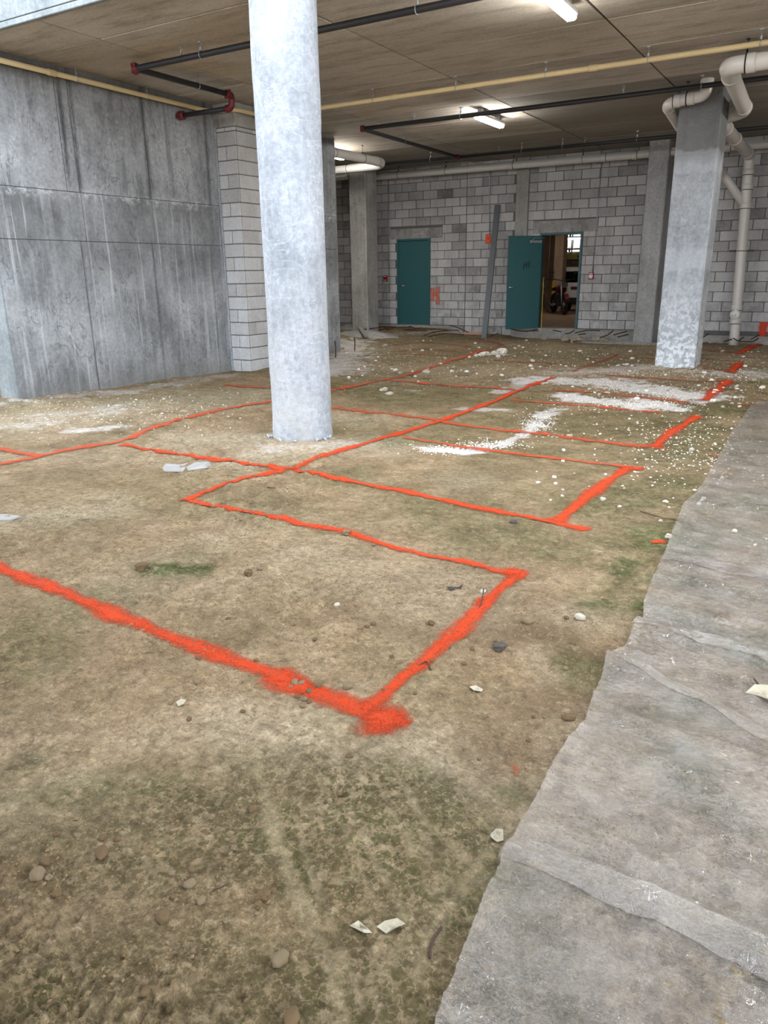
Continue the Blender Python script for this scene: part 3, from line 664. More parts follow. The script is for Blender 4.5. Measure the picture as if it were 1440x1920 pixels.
for sx_ in (-.31, -.2, .25):
    bm = bmesh.new(); obox(bm, (sx_*1., -.31, .01), (.07, .05, .05), (.3, .2, .5), .008); mesh_obj('mortar_lump', bm, M['stone'][1], sqc)
rect_column('wall_pier', 'slim grey concrete pier against the block wall, right of the open door', (-3.975, 17.3), (-3.57, 17.93), 0, M['pilaster'])
rect_column('corner_pier', 'weathered concrete pier in the far corner, by the closed door', (-10.76, 16.42), (-10.29, 16.95), .1, M['warmcol'])
# cinder block pilaster at the left wall
pl = thing('block_pilaster', 'pale cinder block pilaster built against the stained wall', 'pilaster', (-8.6, 10.2, 0))
def child(o, p, keep=True):
    o.parent = p; o.matrix_parent_inverse = Matrix.Translation(-p.location); return o
core = boxo('mortar_core', (XW, 9.712, -.3), (-8.402, 10.64, ZC-.01), M['mortar']); child(core, pl)
child(boxo('concrete_cap', (XW, 9.695, 3.66), (-8.385, 10.66, ZC-.005), M['warmcol'], None, .004), pl)
child(boxo('edge_strip', (XW, 9.69, -.3), (-8.78, 9.712, 3.66), M['column'], None, .003), pl)
z = -.06; k = 0
while z < 3.63:
    h_ = min(BH, 3.655-z)
    for a, b in ([(-8.78, -8.39)] if k % 2 else [(-8.78, -8.60), (-8.60, -8.39)]):
        o = bpy.data.objects.new('block', block_mesh(round(b-a-JN, 3), h_-JN, .03, M['blockpale'], 'x')); link(o); o.location = (a+JN/2, 9.70+random.uniform(-.002, .002), z+JN/2); child(o, pl)
    ee = [9.70, 9.9, 10.306, 10.65] if k % 2 else [9.70, 10.1, 10.5, 10.65]
    for a, b in zip(ee, ee[1:]):
        o = bpy.data.objects.new('block', block_mesh(round(b-a-JN, 3), h_-JN, .03, M['blockpale'], 'y')); link(o); o.location = (-8.42+random.uniform(-.002, .002), a+JN/2+(.03 if a == 9.70 else 0), z+JN/2)
        child(o, pl)
    z += BH; k += 1

# ---------------------------------------------------------------- doors
def door_leaf(parent, w_, h_, hinge_side, M_):
    # leaf in local space: x 0..w from hinge to free edge, y thickness, z 0..h
    bm = bmesh.new(); box(bm, (0, -.022, 0), (w_, .022, h_), .003); return mesh_obj('door_leaf', bm, M['door'], parent)
d1 = tag(boxo('door_1', (D1[0]+.05, YB+.11, .19), (D1[1]-.05, YB+.15, 2.27), M['door'], None, .003), kind='structure')
def frame(parent, D, dep0, dep1, mat):
    bm = bmesh.new()
    box(bm, (D[0], dep0, D[2]), (D[0]+.05, dep1, D[3]), .004); box(bm, (D[1]-.05, dep0, D[2]), (D[1], dep1, D[3]), .004); box(bm, (D[0]+.05, dep0, D[3]-.05), (D[1]-.05, dep1, D[3]), .004)
    return mesh_obj('door_frame', bm, mat, parent)
d1.location = (0, -.09, 0)
f1 = frame(None, D1, YB-.025, YB+.2, M['door']); f1.parent = d1; f1.location = (0, .09, 0)
def lever(parent, x, y, z, dirx):
    bm = bmesh.new(); tube(bm, [(x, y, z), (x, y-.012, z)], .03, 16); tube(bm, fillet([(x, y, z), (x, y-.055, z), (x+dirx*.12, y-.055, z)], .02), .009, 8)
    return mesh_obj('lever_handle', bm, M['chrome'], parent, True)
lever(d1, D1[0]+.13, YB+.11, 1.17, 1)
for z in (.42, 1.2, 2.03):
    bm = bmesh.new(); tube(bm, [(D1[1]-.055, YB+.1, z-.055), (D1[1]-.055, YB+.1, z+.055)], .009, 8); box(bm, (D1[1]-.055, YB+.098, z-.055), (D1[1]-.028, YB+.108, z+.055)); mesh_obj('hinge', bm, M['chrome'], d1)
boxo('threshold', (D1[0], YB+.02, .165), (D1[1], YB+.3, .182), M['footing'], d1).location = (0, .0, 0)
# open door
d2 = tag(frame(None, D2, YB-.03, YB+.17, M['doorframe']), kind='structure'); d2.name = 'door_2'
hx, hy = D2[0]+.06, YB-.05; fx_, fy_ = -6.915, 17.25
ang = math.atan2(fy_-hy, fx_-hx); LW = .87
leaf = thing('door_leaf', None, None, (hx, hy, .185)); leaf.rotation_euler[2] = ang
bm = bmesh.new(); box(bm, (0, -.022, 0), (LW, .022, 2.09), .003); lf = mesh_obj('door_leaf', bm, M['door'])
bpy.data.objects.remove(leaf); leaf = lf; leaf.location = (hx, hy, .185); leaf.rotation_euler[2] = ang; leaf.parent = d2
# the side of the leaf that faces the viewer is local +y or -y
nrm = Vector((-math.sin(ang), math.cos(ang), 0)); side = 1 if nrm.dot(Vector((hx, hy, 0))) < 0 else -1
bm = bmesh.new(); s_ = side
xL = LW-.07
tube(bm, [(xL, 0, .95), (xL, s_*.034, .95)], .03, 16); tube(bm, fillet([(xL, s_*.02, .95), (xL, s_*.075, .95), (xL-.12, s_*.075, .95)], .02), .009, 8)
mesh_obj('lever_handle', bm, M['chrome'], leaf, True)
bm = bmesh.new(); box(bm, (.03, s_*.022, 1.93), (.33, s_*.075, 1.99), .006); mesh_obj('door_closer', bm, M['steel'], leaf)
tubeo('closer_arm', fillet([(.3, s_*.085, 1.99), (.26, s_*.10, 2.03), (.0, s_*.13, 2.04)], .01), .008, M['steel'], leaf, 8)
bm = bmesh.new()
def stroke(pts, r=.011):
    tube(bm, [(LW-p[0], s_*.0235, p[1]) for p in pts], r, 5)
stroke([(.40, 1.36), (.415, 1.50)]); stroke([(.40, 1.43), (.50, 1.46)], .009); stroke([(.475, 1.38), (.49, 1.51)])
stroke([(.53, 1.39), (.545, 1.52)]); stroke([(.545, 1.52), (.60, 1.51), (.55, 1.46), (.62, 1.425), (.535, 1.392)], .005)
for v in bm.verts: v.co.y = s_*(.0225+(abs(v.co.y)-.0235)*.15)
mesh_obj('marker_scrawl', bm, M['clampblack'], leaf)
for z in (.25, 1.05, 1.85):
    bm = bmesh.new(); tube(bm, [(0, 0, z-.055), (0, 0, z+.055)], .01, 8); mesh_obj('hinge', bm, M['chrome'], leaf)
boxo('threshold', (D2[0], YB-.02, .165), (D2[1], YB+.3, .184), M['footing'], d2)
boxo('yellow_door_edge', (D2[0]+.085, YB+.1, .19), (D2[0]+.1, YB+.13, 1.35), plain('yellow_trim', S(190, 160, 60), .5), d2)

# ---------------------------------------------------------------- pipes
def coupling(parent, c_, axis, r, mat=None):
    bm = bmesh.new(); axis = Vector(axis).normalized(); band(bm, c_, axis, r*1.45, r*2.2)
    o = axis.orthogonal().normalized()
    for s in (1, -1): obox(bm, Vector(c_)+o*s*r*1.5, (r*.9,)*3, (.4, .3, .2), .003)
    return mesh_obj('coupling', bm, mat or M['red'], parent, True)
def hanger(parent, c_, axis, r, top=ZC, mat=None):
    bm = bmesh.new(); ring(bm, c_, axis, r+.006, .005, 20, 5)
    tube(bm, [(c_[0], c_[1], c_[2]+r), (c_[0], c_[1], top)], .005, 6); obox(bm, (c_[0], c_[1], c_[2]+r+.025), (.02, .02, .03)); box(bm, (c_[0]-.02, c_[1]-.02, top-.012), (c_[0]+.02, c_[1]+.02, top))
    return mesh_obj('hanger', bm, mat or M['steel'], parent)
def sprinkler(parent, x, y, z):
    bm = bmesh.new(); tube(bm, [(x, y, z), (x, y, z+.05), (x, y, z+.055)], [.012, .012, .017], 10)
    tube(bm, [(x-.014, y, z+.05), (x-.016, y, z+.075), (x, y, z+.095)], .003, 5); tube(bm, [(x+.014, y, z+.05), (x+.016, y, z+.075), (x, y, z+.095)], .003, 5)
    tube(bm, [(x, y, z+.094), (x, y, z+.098)], .026, 12)
    return mesh_obj('sprinkler_head', bm, M['steel'], parent)
t = thing('sprinkler_pipe', 'black sprinkler pipe with red couplings passing behind the round column', 'pipe')
Zs = 3.86; r = .034
tubeo('pipe_run', fillet([(3.5, 7.2, Zs), (-7.72, 7.2, Zs), (-7.72, 8.86, Zs)], .03), r, M['black'], t)
coupling(t, (-7.72, 7.2, Zs), (1, 1, 0), r*1.15); coupling(t, (-7.72, 8.82, Zs), (0, 1, 0), r)
tubeo('riser', fillet([(-7.72, 8.86, Zs), (-7.76, 8.95, Zs), (-7.78, 8.95, 3.72), (-7.86, 8.95, 3.715)], .05), r*1.25, M['red'], t)
coupling(t, (-7.84, 8.95, 3.715), (1, 0, 0), r)
tubeo('branch', [(-7.8, 8.95, 3.715), (-8.8, 8.93, 3.715)], r, M['black'], t)
coupling(t, (-8.72, 8.93, 3.715), (1, 0, 0), r*1.2)
for x_ in (-6.65, -3.9, -1.2): hanger(t, (x_, 7.2, Zs), (1, 0, 0), r)
hanger(t, (-7.72, 8.25, Zs), (0, 1, 0), r)
for x_ in (-6.95, -3.3, 0.): sprinkler(t, x_, 7.2, Zs+r)
t = thing('sprinkler_pipe', 'black sprinkler pipe that turns a corner above the closed door, lamp hanging behind it', 'pipe')
tubeo('pipe_run', fillet([(3.5, 12.08, Zs), (-7.62, 12.08, Zs), (-7.66, 16.0, Zs-.02)], .03), r, M['black'], t)
coupling(t, (-7.6, 12.08, Zs), (1, 1, 0), r); coupling(t, (-7.66, 15.95, Zs-.02), (1, 0, 0), r*1.1)
for x_ in (-5.75, -2.15, .8): hanger(t, (x_, 12.08, Zs), (1, 0, 0), r)
hanger(t, (-7.64, 13.6, Zs), (0, 1, 0), r)
for x_ in (-6.6, -3.2): sprinkler(t, x_, 12.08, Zs+r)
t = thing('sprinkler_pipe', 'black sprinkler pipe running parallel to the block wall above the white drain', 'pipe')
tubeo('pipe_run', [(3.5, 15.95, Zs-.02), (-10.2, 15.95, Zs-.02)], r, M['black'], t)
for x_ in (-8.3, -6.2, -5.35, -3.9, -1.2): hanger(t, (x_, 15.95, Zs-.02), (1, 0, 0), r)
for x_ in (-6.7, -4.9): sprinkler(t, x_, 15.95, Zs+r-.02)
coupling(t, (-10.0, 15.95, Zs-.02), (1, 0, 0), r)
# cream line
t = thing('plastic_pipe', 'cream plastic pipe strapped along the top of the stained wall and across the hall', 'pipe')
pts = fillet([(-8.72, 5.85, 3.87), (-8.72, 9.5, 3.86), (-8.30, 9.66, 3.86), (-8.26, 10.24, 3.85), (3.5, 10.24, 3.85)], .12)
tubeo('pipe_run', pts, .03, M['beige'], t)
for c_, ax in (((-8.72, 6.8, 3.868), (0, 1, 0)), ((-5.9, 10.24, 3.85), (1, 0, 0)), ((-3.1, 10.24, 3.85), (1, 0, 0))):
    bm = bmesh.new(); band(bm, c_, ax, .037, .11); mesh_obj('socket_joint', bm, M['beige'], t, True)
for c_, ax in (((-8.72, 7.15, 3.866), (0, 1, 0)), ((-8.72, 8.3, 3.864), (0, 1, 0)), ((-6.25, 10.24, 3.85), (1, 0, 0)), ((-4.95, 10.24, 3.85), (1, 0, 0)), ((-3.7, 10.24, 3.85), (1, 0, 0)), ((-2.45, 10.24, 3.85), (1, 0, 0)), ((-1.25, 10.24, 3.85), (1, 0, 0))): hanger(t, c_, ax, .03)
# white drains
def drain(label, pts, r, mat, bands=(), hang=(), parent=None, fr=.12, name='drain_pipe', cat='pipe'):
    t = parent or thing(name, label, cat)
    P = fillet(pts, fr, 8); tubeo('pipe_run', P, r, mat, t, 20)
    for c_, ax in bands:
        bm = bmesh.new(); band(bm, c_, ax, r*1.12, .1); mesh_obj('socket_joint', bm, mat, t, True)
        bm = bmesh.new(); ring(bm, Vector(c_)+Vector(ax).normalized()*.055, ax, r*1.02, .0065, 22, 5); mesh_obj('dark_seam', bm, M['clampblack'], t)
    for c_, ax in hang: hanger(t, c_, ax, r, mat=M['clampblack'])
    return t
drain('long white drain pipe hung along the top of the block wall', [(-10.9, 17.93, 3.88), (-10.9, 17.62, 3.86), (-10.75, 17.52, 3.80), (3.4, 17.50, 3.76)], .08, M['pvcdull'],
      [((-7.05, 17.52, 3.79), (1, 0, 0)), ((-4.95, 17.51, 3.785), (1, 0, 0)), ((-4.3, 17.51, 3.78), (1, 0, 0)), ((-2.75, 17.51, 3.775), (1, 0, 0)), ((-2.5, 17.51, 3.775), (1, 0, 0))],
      [((-10.0, 17.52, 3.798), (1, 0, 0)), ((-8.7, 17.52, 3.795), (1, 0, 0)), ((-7.0, 17.52, 3.79), (1, 0, 0)), ((-5.4, 17.515, 3.787), (1, 0, 0))])
drain('white drain pipe in the far corner hung from hoops, turning beside a lamp', [(-9.15, 11.9, 3.76), (-8.97, 15.0, 3.74), (-9.1, 15.12, 3.70), (-12.6, 15.35, 3.70)], .085, M['pvcdull'], [((-8.985, 14.8, 3.742), (0, 1, 0))], [((-9.07, 13.35, 3.752), (0, 1, 0)), ((-9.01, 14.3, 3.745), (0, 1, 0)), ((-9.95, 15.17, 3.70), (1, 0, 0))])
drain('thin white pipe bending upward above the corner pier', [(-13, 16.8, 3.80), (-11.05, 16.8, 3.79), (-10.95, 16.8, 3.97)], .042, M['pvcdull'])
drain('fat white pipe dropping from the ceiling before the blotched column', [(-2.13, 12.35, ZC), (-2.13, 12.35, 3.79), (-2.66, 12.35, 3.75), (-2.68, 13.6, 3.62), (-2.52, 17.5, 3.27), (-2.06, 17.56, 2.66)], .078, M['pvc'],
      [((-2.5, 12.35, 3.765), (-1, 0, 0)), ((-2.32, 12.35, 3.775), (-1, 0, 0)), ((-2.665, 12.62, 3.73), (0, 1, -.1)), ((-2.13, 12.35, 3.95), (0, 0, -1))], [((-2.38, 12.35, 3.77), (1, 0, 0))], fr=.22)
st = drain('tall white drain stack with several bends, standing against the block wall', [(3.4, 10.55, 3.78), (-1.62, 10.55, 3.74), (-1.72, 13.3, 3.70), (-2.1, 13.42, 3.64), (-2.1, 17.56, 3.60), (-2.09, 17.56, 3.35), (-1.97, 17.56, .3), (-1.96, 17.56, -.1)], .098, M['pvc'],
      [((-1.36, 10.55, 3.742), (-1, 0, 0)), ((-1.645, 11.1, 3.735), (0, 1, 0)), ((-1.71, 13.05, 3.705), (0, 1, 0)), ((-2.1, 14.3, 3.635), (0, 1, 0)), ((-2.1, 15.4, 3.62), (0, 1, 0)), ((-2.1, 17.2, 3.603), (0, 1, 0)), ((-2.085, 17.56, 3.3), (0, 0, -1)), ((-2.07, 17.56, 3.03), (0, 0, -1)), ((-2.06, 17.56, 2.68), (0, 0, -1)), ((-1.99, 17.56, .72), (0, 0, -1)), ((-1.98, 17.56, .45), (0, 0, -1))],
      [((-1.42, 10.55, 3.742), (1, 0, 0))], fr=.16)
bm = bmesh.new(); tube(bm, [(-1.985, 17.5, .58), (-2.0, 17.43, .58)], .095, 22); tube(bm, [(-2.0, 17.43, .58), (-2.002, 17.41, .58)], .03, 8); mesh_obj('cleanout_cap', bm, M['white'], st, True)
bm = bmesh.new(); ring(bm, (-2.025, 17.56, 1.83), (0, 0, 1), .102, .008, 24, 6)
for s in (-1, 1): obox(bm, (-2.025+s*.17, 17.56, 1.83), (.12, .012, .035))
obox(bm, (-2.025, 17.75, 1.83), (.04, .3, .04)); mesh_obj('riser_clamp', bm, M['black'], st)
# conduits
def conduit(label, pts, r=.011, cl=()):
    t = thing('conduit', label, 'conduit'); tubeo('tube_run', fillet(pts, .09), r, M['steel'], t, 8)
    for c_ in cl:
        bm = bmesh.new(); obox(bm, c_, (.05, .02, .025)); mesh_obj('strap', bm, M['steel'], t)
conduit('thin steel conduit dropping to the red pull station by the closed door', [(-10.53, YB-.02, 3.95), (-10.55, YB-.02, 1.44)], .010, [(-10.53, YB-.012, 3.2), (-10.55, YB-.012, 1.95)])
conduit('thin steel conduit dropping to the red pull station beside the open door', [(-5.10, YB-.02, 3.95), (-5.15, YB-.02, 1.44)], .010, [(-5.11, YB-.012, 3.0), (-5.13, YB-.012, 1.9)])
conduit('thin steel conduit crossing under the ceiling and dropping to the orange strobe', [(-10.4, 17.2, 3.9), (-7.95, 17.2, 3.9), (-7.76, 17.75, 3.88), (-7.76, YB-.03, 3.7), (-7.70, YB-.03, 2.36)], .012, [(-7.745, YB-.02, 3.1)])

# ---------------------------------------------------------------- alarm devices
def pull(label, x, z, flip):
    t = thing('pull_station', label, 'fire alarm', (x, YB-.035, z))
    boxo('housing', (-.055, -.02, -.075), (.055, .035, .075), M['alarm'], t, .008)
    boxo('front_plate', (-.045, -.03, -.03), (.045, -.018, .02), M['alarm'] if not flip else M['white'], t, .003)
    boxo('pull_lever', (-.03, -.042, -.055), (.03, -.02, -.035), M['white'], t, .003)
    boxo('label_strip', (-.035, -.024, .04), (.035, -.019, .055), M['white'], t)
pull('red fire alarm pull station left beside the closed teal door', -10.65, 1.36, 0)
pull('red fire alarm pull station with a white front, beside the open door', -5.17, 1.37, 1)
t = thing('horn_strobe', 'orange alarm strobe on the block wall behind the leaning steel channel', 'fire alarm', (-7.735, YB-.03, 2.25))
boxo('back_box', (-.075, -.0, -.11), (.075, .03, .11), M['steel'], t, .01)
bm = bmesh.new(); box(bm, (-.07, -.045, -.10), (.07, 0, .10), .02); mesh_obj('cover', bm, M['orangeplastic'], t)
bm = bmesh.new(); box(bm, (-.03, -.07, -.02), (.03, -.04, .05), .01); mesh_obj('strobe_lens', bm, plain('orange_lens', S(220, 80, 44), .3), t)
# leaning perforated strut
t = thing('strut_channel', 'perforated steel strut channel leaning against the block wall by the strobe', 'steel channel')
A_ = Vector((-7.36, 16.95, float(H(-7.36, 16.95))-.02)); B_ = Vector((-7.51, YB-.06, 3.0))
d = (B_-A_); Ln = d.length; q = d.to_track_quat('Z', 'Y')
bm = bmesh.new()
for sx_ in (-.06, .06): box(bm, (sx_-.003, -.03, 0), (sx_+.003, .03, Ln))
box(bm, (-.06, .022, 0), (.06, .028, Ln)); box(bm, (-.06, -.033, 0), (-.03, -.027, Ln)); box(bm, (.03, -.033, 0), (.06, -.027, Ln))
o = mesh_obj('channel', bm, plain('dull_zinc', S(98, 102, 106), .55, .4), t); o.location = A_; o.rotation_mode = 'QUATERNION'; o.rotation_quaternion = q
bm = bmesh.new(); n = int(Ln/.05)
for k in range(n):
    box(bm, (-.066, -.012, k*.05+.01), (-.062, .012, k*.05+.036)); box(bm, (-.052, -.036, k*.05+.01), (-.036, -.034, k*.05+.036)); box(bm, (-.014, .018, k*.05+.01), (.014, .0215, k*.05+.036))
o = mesh_obj('slots', bm, M['clampblack'], t); o['kind'] = 'stuff'; o.location = A_; o.rotation_mode = 'QUATERNION'; o.rotation_quaternion = q

# ---------------------------------------------------------------- lamps
def lamp(label, x, y0, y1, z=3.87):
    t = thing('ceiling_light', label, 'light', (x, (y0+y1)/2, z)); L = (y1-y0)/2
    boxo('housing', (-.06, -L, .0), (.06, L, .05), M['white'], t, .01)
    bm = bmesh.new(); box(bm, (-.055, -L+.01, -.045), (.055, L-.01, .0), .02); mesh_obj('diffuser', bm, M['lampglow'], t)
    for yy in (-L*.7, L*.7): boxo('mounting_box', (-.04, yy-.04, .05), (.04, yy+.04, ZC-z), M['steel'], t, .004)
lamp('lit strip lamp between black and cream pipes, cut off by the frame top', -2.74, 6.95, 8.25)
lamp('lit strip lamp hanging behind the black pipe above the open door', -5.53, 12.2, 13.25)
lamp('lit strip lamp half hidden behind the end of the stained wall', -9.72, 13.4, 14.65, 3.85)

# ---------------------------------------------------------------- spray marks on the block wall
def wall_mark(name, label, x0, x1, z0, z1, mat, parent, Y=YB-.006):
    me = bpy.data.meshes.new(name); n = 9; vs = []; uv = []; fs = []
    for i in range(2):
        for k in range(n): vs.append((x0+(x1-x0)*k/(n-1), Y, z0+(z1-z0)*i)); uv.append((i, -1+2*k/(n-1)))
    for k in range(n-1): fs.append((k, k+1, n+k+1, n+k))
    me.from_pydata(vs, [], fs); ul = me.uv_layers.new()
    for l in me.loops: ul.data[l.index].uv = uv[l.vertex_index]
    me.materials.append(mat); o = link(bpy.data.objects.new(name, me), parent); o['label'] = label
wp = paint_mat('orange_wall_spray', S(245, 128, 100), S(232, 150, 126), .95); wpm = paint_mat('orange_wall_spray_strong', S(250, 84, 56), S(240, 100, 70), 1.)
def wm2(x0, x1, z0, z1, mat, par): wall_mark('spray_mark', 'orange sprayed upright bar', x0-.02, x1+.02, z0, z1, mat, par)
wm2(-9.32, -9.20, .80, 1.12, wp, wA); wm2(-9.17, -9.05, .70, 1.14, wp, wA)
wall_mark('spray_mark', 'orange sprayed smear joining two bars', -9.26, -9.12, .90, 1.0, wp, wA, YB-.007)
wm2(-1.57, -1.38, .0, .42, wpm, wD)

# ---------------------------------------------------------------- plastic sheet over the soil
EDGE = [(800, 1990), (818, 1920), (832, 1880), (850, 1840), (876, 1765), (905, 1700), (912, 1675), (925, 1655), (943, 1612), (948, 1600), (962, 1580), (975, 1560), (982, 1545), (1012, 1490), (1040, 1432), (1062, 1404), (1070, 1385), (1098, 1350), (1104, 1332), (1112, 1306), (1128, 1272), (1137, 1238), (1168, 1225), (1190, 1182), (1204, 1172), (1205, 1146), (1222, 1092), (1238, 1062), (1262, 1003), (1280, 955), (1312, 920), (1322, 905), (1336, 880), (1352, 853), (1372, 812), (1390, 792), (1402, 772), (1418, 757), (1432, 754)]
def smooth01(v): v = np.clip(v, 0, 1); return v*v*(3-2*v)
FOLDS = [((930, 1590), (1440, 1790), .022, .030), ((975, 1545), (1440, 1745), .012, .05), ((1190, 1182), (1440, 1252), .028, .05), ((1240, 1065), (1440, 1102), .014, .04), ((1262, 1003), (1440, 1040), .01, .04), ((1137, 1240), (1440, 1405), .024, .045), ((1075, 1395), (1400, 1500), .016, .05), ((1100, 1330), (1440, 1450), .01, .04), ((1205, 1150), (1440, 1190), .012, .05), ((905, 1700), (1100, 1900), .008, .03), ((1310, 920), (1440, 945), .015, .06), ((1110, 1300), (1300, 1420), .01, .025)]
def sheet_h(x, y):
    h = hs(x, y)+.017+.35*(H(x, y)-hs(x, y))
    wv = fbm(x*.5+.2*y, y*2.2+x*.5, 5., 3, 91.); wv2 = fbm(x*.45+y*.25, y*2.3+x*.6, 17., 3, 95.)
    h = h+.008*(1-2*np.abs(wv-.5))**6*.9+.005*(1-2*np.abs(wv2-.5))**9
    loc = np.clip((fbm(x, y, 2.1, 2, 97.)-.5)*5, 0, 1)
    h = h+loc*.010*(1-2*np.abs(fbm(x, y, 13., 2, 99.)-.5))**10
    for a, b, hh, ww in FOLDS:
        A_ = onZ(*a)[:2]; B_ = onZ(*b)[:2]; D_ = B_-A_; B_ = B_+D_*1.5
        d = seg_dist(x+.02*np.sin(y*9+x*6), y+.02*np.sin(x*7), A_, B_); h = h+hh*np.exp(-(d/ww)**2)
    return h
def sheet_mat():
    t = MT('polythene_sheet', .2, .5)
    n = t.noise(3., 5, .6); mist = t.ramp(t.noise(6., 5, .6, dist=.5), (.35, 0.), (.7, 1.))
    drops = t.ramp(t.vor(48., feature='F1'), (.16, 1.), (.3, 0.)); dm = t.ramp(t.noise(2.2, 3), (.55, 0.), (.68, 1.))
    wr = t.noise(1., 5, .7, t.scale((9., 30., 9.), (0, 0, .25)))
    ridge = t.ramp(t.math('ABSOLUTE', t.math('SUBTRACT', wr, .5)), (.0, 1.), (.02, 0.))
    al = t.math('ADD', .12, t.math('MULTIPLY', mist, .18))
    al = t.math('ADD', al, t.math('MULTIPLY', t.math('MULTIPLY', drops, dm), .14))
    al = t.math('ADD', al, t.math('MULTIPLY', ridge, .08), True)
    crease = t.noise(26., 3, .55, dist=1.2); cl = t.ramp(t.math('ABSOLUTE', t.math('SUBTRACT', crease, .5)), (.0, 1.), (.03, 0.)); cm = t.ramp(t.noise(3.3, 3), (.52, 0.), (.62, 1.))
    bh = t.math('ADD', t.math('ADD', wr, t.math('MULTIPLY', t.noise(70., 3, .6, dist=1.), .3)), t.math('MULTIPLY', t.math('MULTIPLY', cl, cm), 2.2))
    bn = t.n('ShaderNodeBump', {'Height': bh, 'Strength': .7, 'Distance': .016}).outputs[0]
    df = t.n('ShaderNodeBsdfDiffuse', {'Color': t.mix(n, S(182, 168, 154), S(192, 184, 176)), 'Normal': bn}).outputs[0]
    tr = t.n('ShaderNodeBsdfTransparent', {'Color': (.985, .985, .985, 1)}).outputs[0]
    gl = t.n('ShaderNodeBsdfGlossy', {'Color': (1, 1, 1, 1), 'Roughness': .05, 'Normal': bn}).outputs[0]
    fr = t.math('MULTIPLY', t.n('ShaderNodeFresnel', {'IOR': 1.5, 'Normal': bn}).outputs[0], .75, True)
    m1 = t.n('ShaderNodeMixShader'); t.set(m1.inputs[0], al); t.set(m1.inputs[1], tr); t.set(m1.inputs[2], df)
    m2 = t.n('ShaderNodeMixShader'); t.set(m2.inputs[0], fr); t.set(m2.inputs[1], m1.outputs[0]); t.set(m2.inputs[2], gl)
    out = [q for q in t.nt.nodes if q.type == 'OUTPUT_MATERIAL'][0]; t.nt.links.new(m2.outputs[0], out.inputs[0]); t.nt.nodes.remove(t.b)
    return t.m
M['sheet'] = sheet_mat()
def make_sheet():
    P = [onZ(*e)[:2] for e in EDGE]
    edge = []
    for a, b in zip(P, P[1:]):
        n = max(2, int(np.hypot(*(b-a))/.012))
        for k in range(n): edge.append(a+(b-a)*k/n)
    edge.append(P[-1]); edge = np.array(edge)
    far = edge[-1]; nE = len(edge)
    s = np.concatenate([np.arange(0, 1.6, .010), np.arange(1.6, 2.6, .02), np.arange(2.6, 5., .12)])
    U = np.linspace(0, 1, nE)
    ed = edge+.004*(rng.random(edge.shape)-.5)
    dirv = np.array([math.cos(-.04), math.sin(-.04)])
    X = ed[:, 0][:, None]+dirv[0]*s[None]; Y = ed[:, 1][:, None]+dirv[1]*s[None]
    X = np.minimum(X, 3.5)
    Z = sheet_h(X, Y)
    lip = np.exp(-s/.03)[None]*(.010*np.clip((fbm(X, Y, 6., 2, 5.)-.45)*6, -.5, 1))
    Z = Z+lip
    nS = len(s)
    V = np.stack([X, Y, Z], -1).reshape(-1, 3)
    i, j = np.meshgrid(np.arange(nE-1), np.arange(nS-1), indexing='ij')
    F = np.stack([i*nS+j, i*nS+j+1, (i+1)*nS+j+1, (i+1)*nS+j], -1).reshape(-1, 4)
    me = bpy.data.meshes.new('plastic_sheet'); me.from_pydata(V.tolist(), [], F.tolist())
    me.polygons.foreach_set('use_smooth', np.ones(len(F), bool)); me.materials.append(M['sheet'])
    o = link(bpy.data.objects.new('plastic_sheet', me)); tag(o, 'clear wrinkled plastic sheeting lying over the soil', 'plastic sheet')
    # doubled strips where the film overlaps itself
    for a, b, w0, w1 in (((948, 1598), (1440, 1812), .05, .04), ((1238, 1064), (1440, 1101), .02, .13), ((1192, 1180), (1440, 1250), .05, .02), ((1137, 1240), (1440, 1400), .02, .05)):
        A_ = onZ(*a)[:2]; B_ = onZ(*b)[:2]; B_ = B_+(B_-A_)*1.2; D_ = (B_-A_); L = np.hypot(*D_); D_ = D_/L; Nn = np.array([-D_[1], D_[0]])
        n = int(L/.03); tt = np.linspace(0, L, n); cc = np.linspace(-w0, w1, 7)
        wob = .012*np.sin(tt*6)+.01*np.sin(tt*17)
        X = A_[0]+D_[0]*tt[:, None]+Nn[0]*(cc[None]+wob[:, None]); Y = A_[1]+D_[1]*tt[:, None]+Nn[1]*(cc[None]+wob[:, None])
        Z = sheet_h(X, Y)+.004
        V = np.stack([X, Y, Z], -1).reshape(-1, 3); i, j = np.meshgrid(np.arange(n-1), np.arange(6), indexing='ij')
        F = np.stack([i*7+j, (i+1)*7+j, (i+1)*7+j+1, i*7+j+1], -1).reshape(-1, 4)
        me = bpy.data.meshes.new('folded_strip'); me.from_pydata(V.tolist(), [], F.tolist()); me.polygons.foreach_set('use_smooth', np.ones(len(F), bool)); me.materials.append(M['sheet'])
        link(bpy.data.objects.new('folded_strip', me), o)
make_sheet()

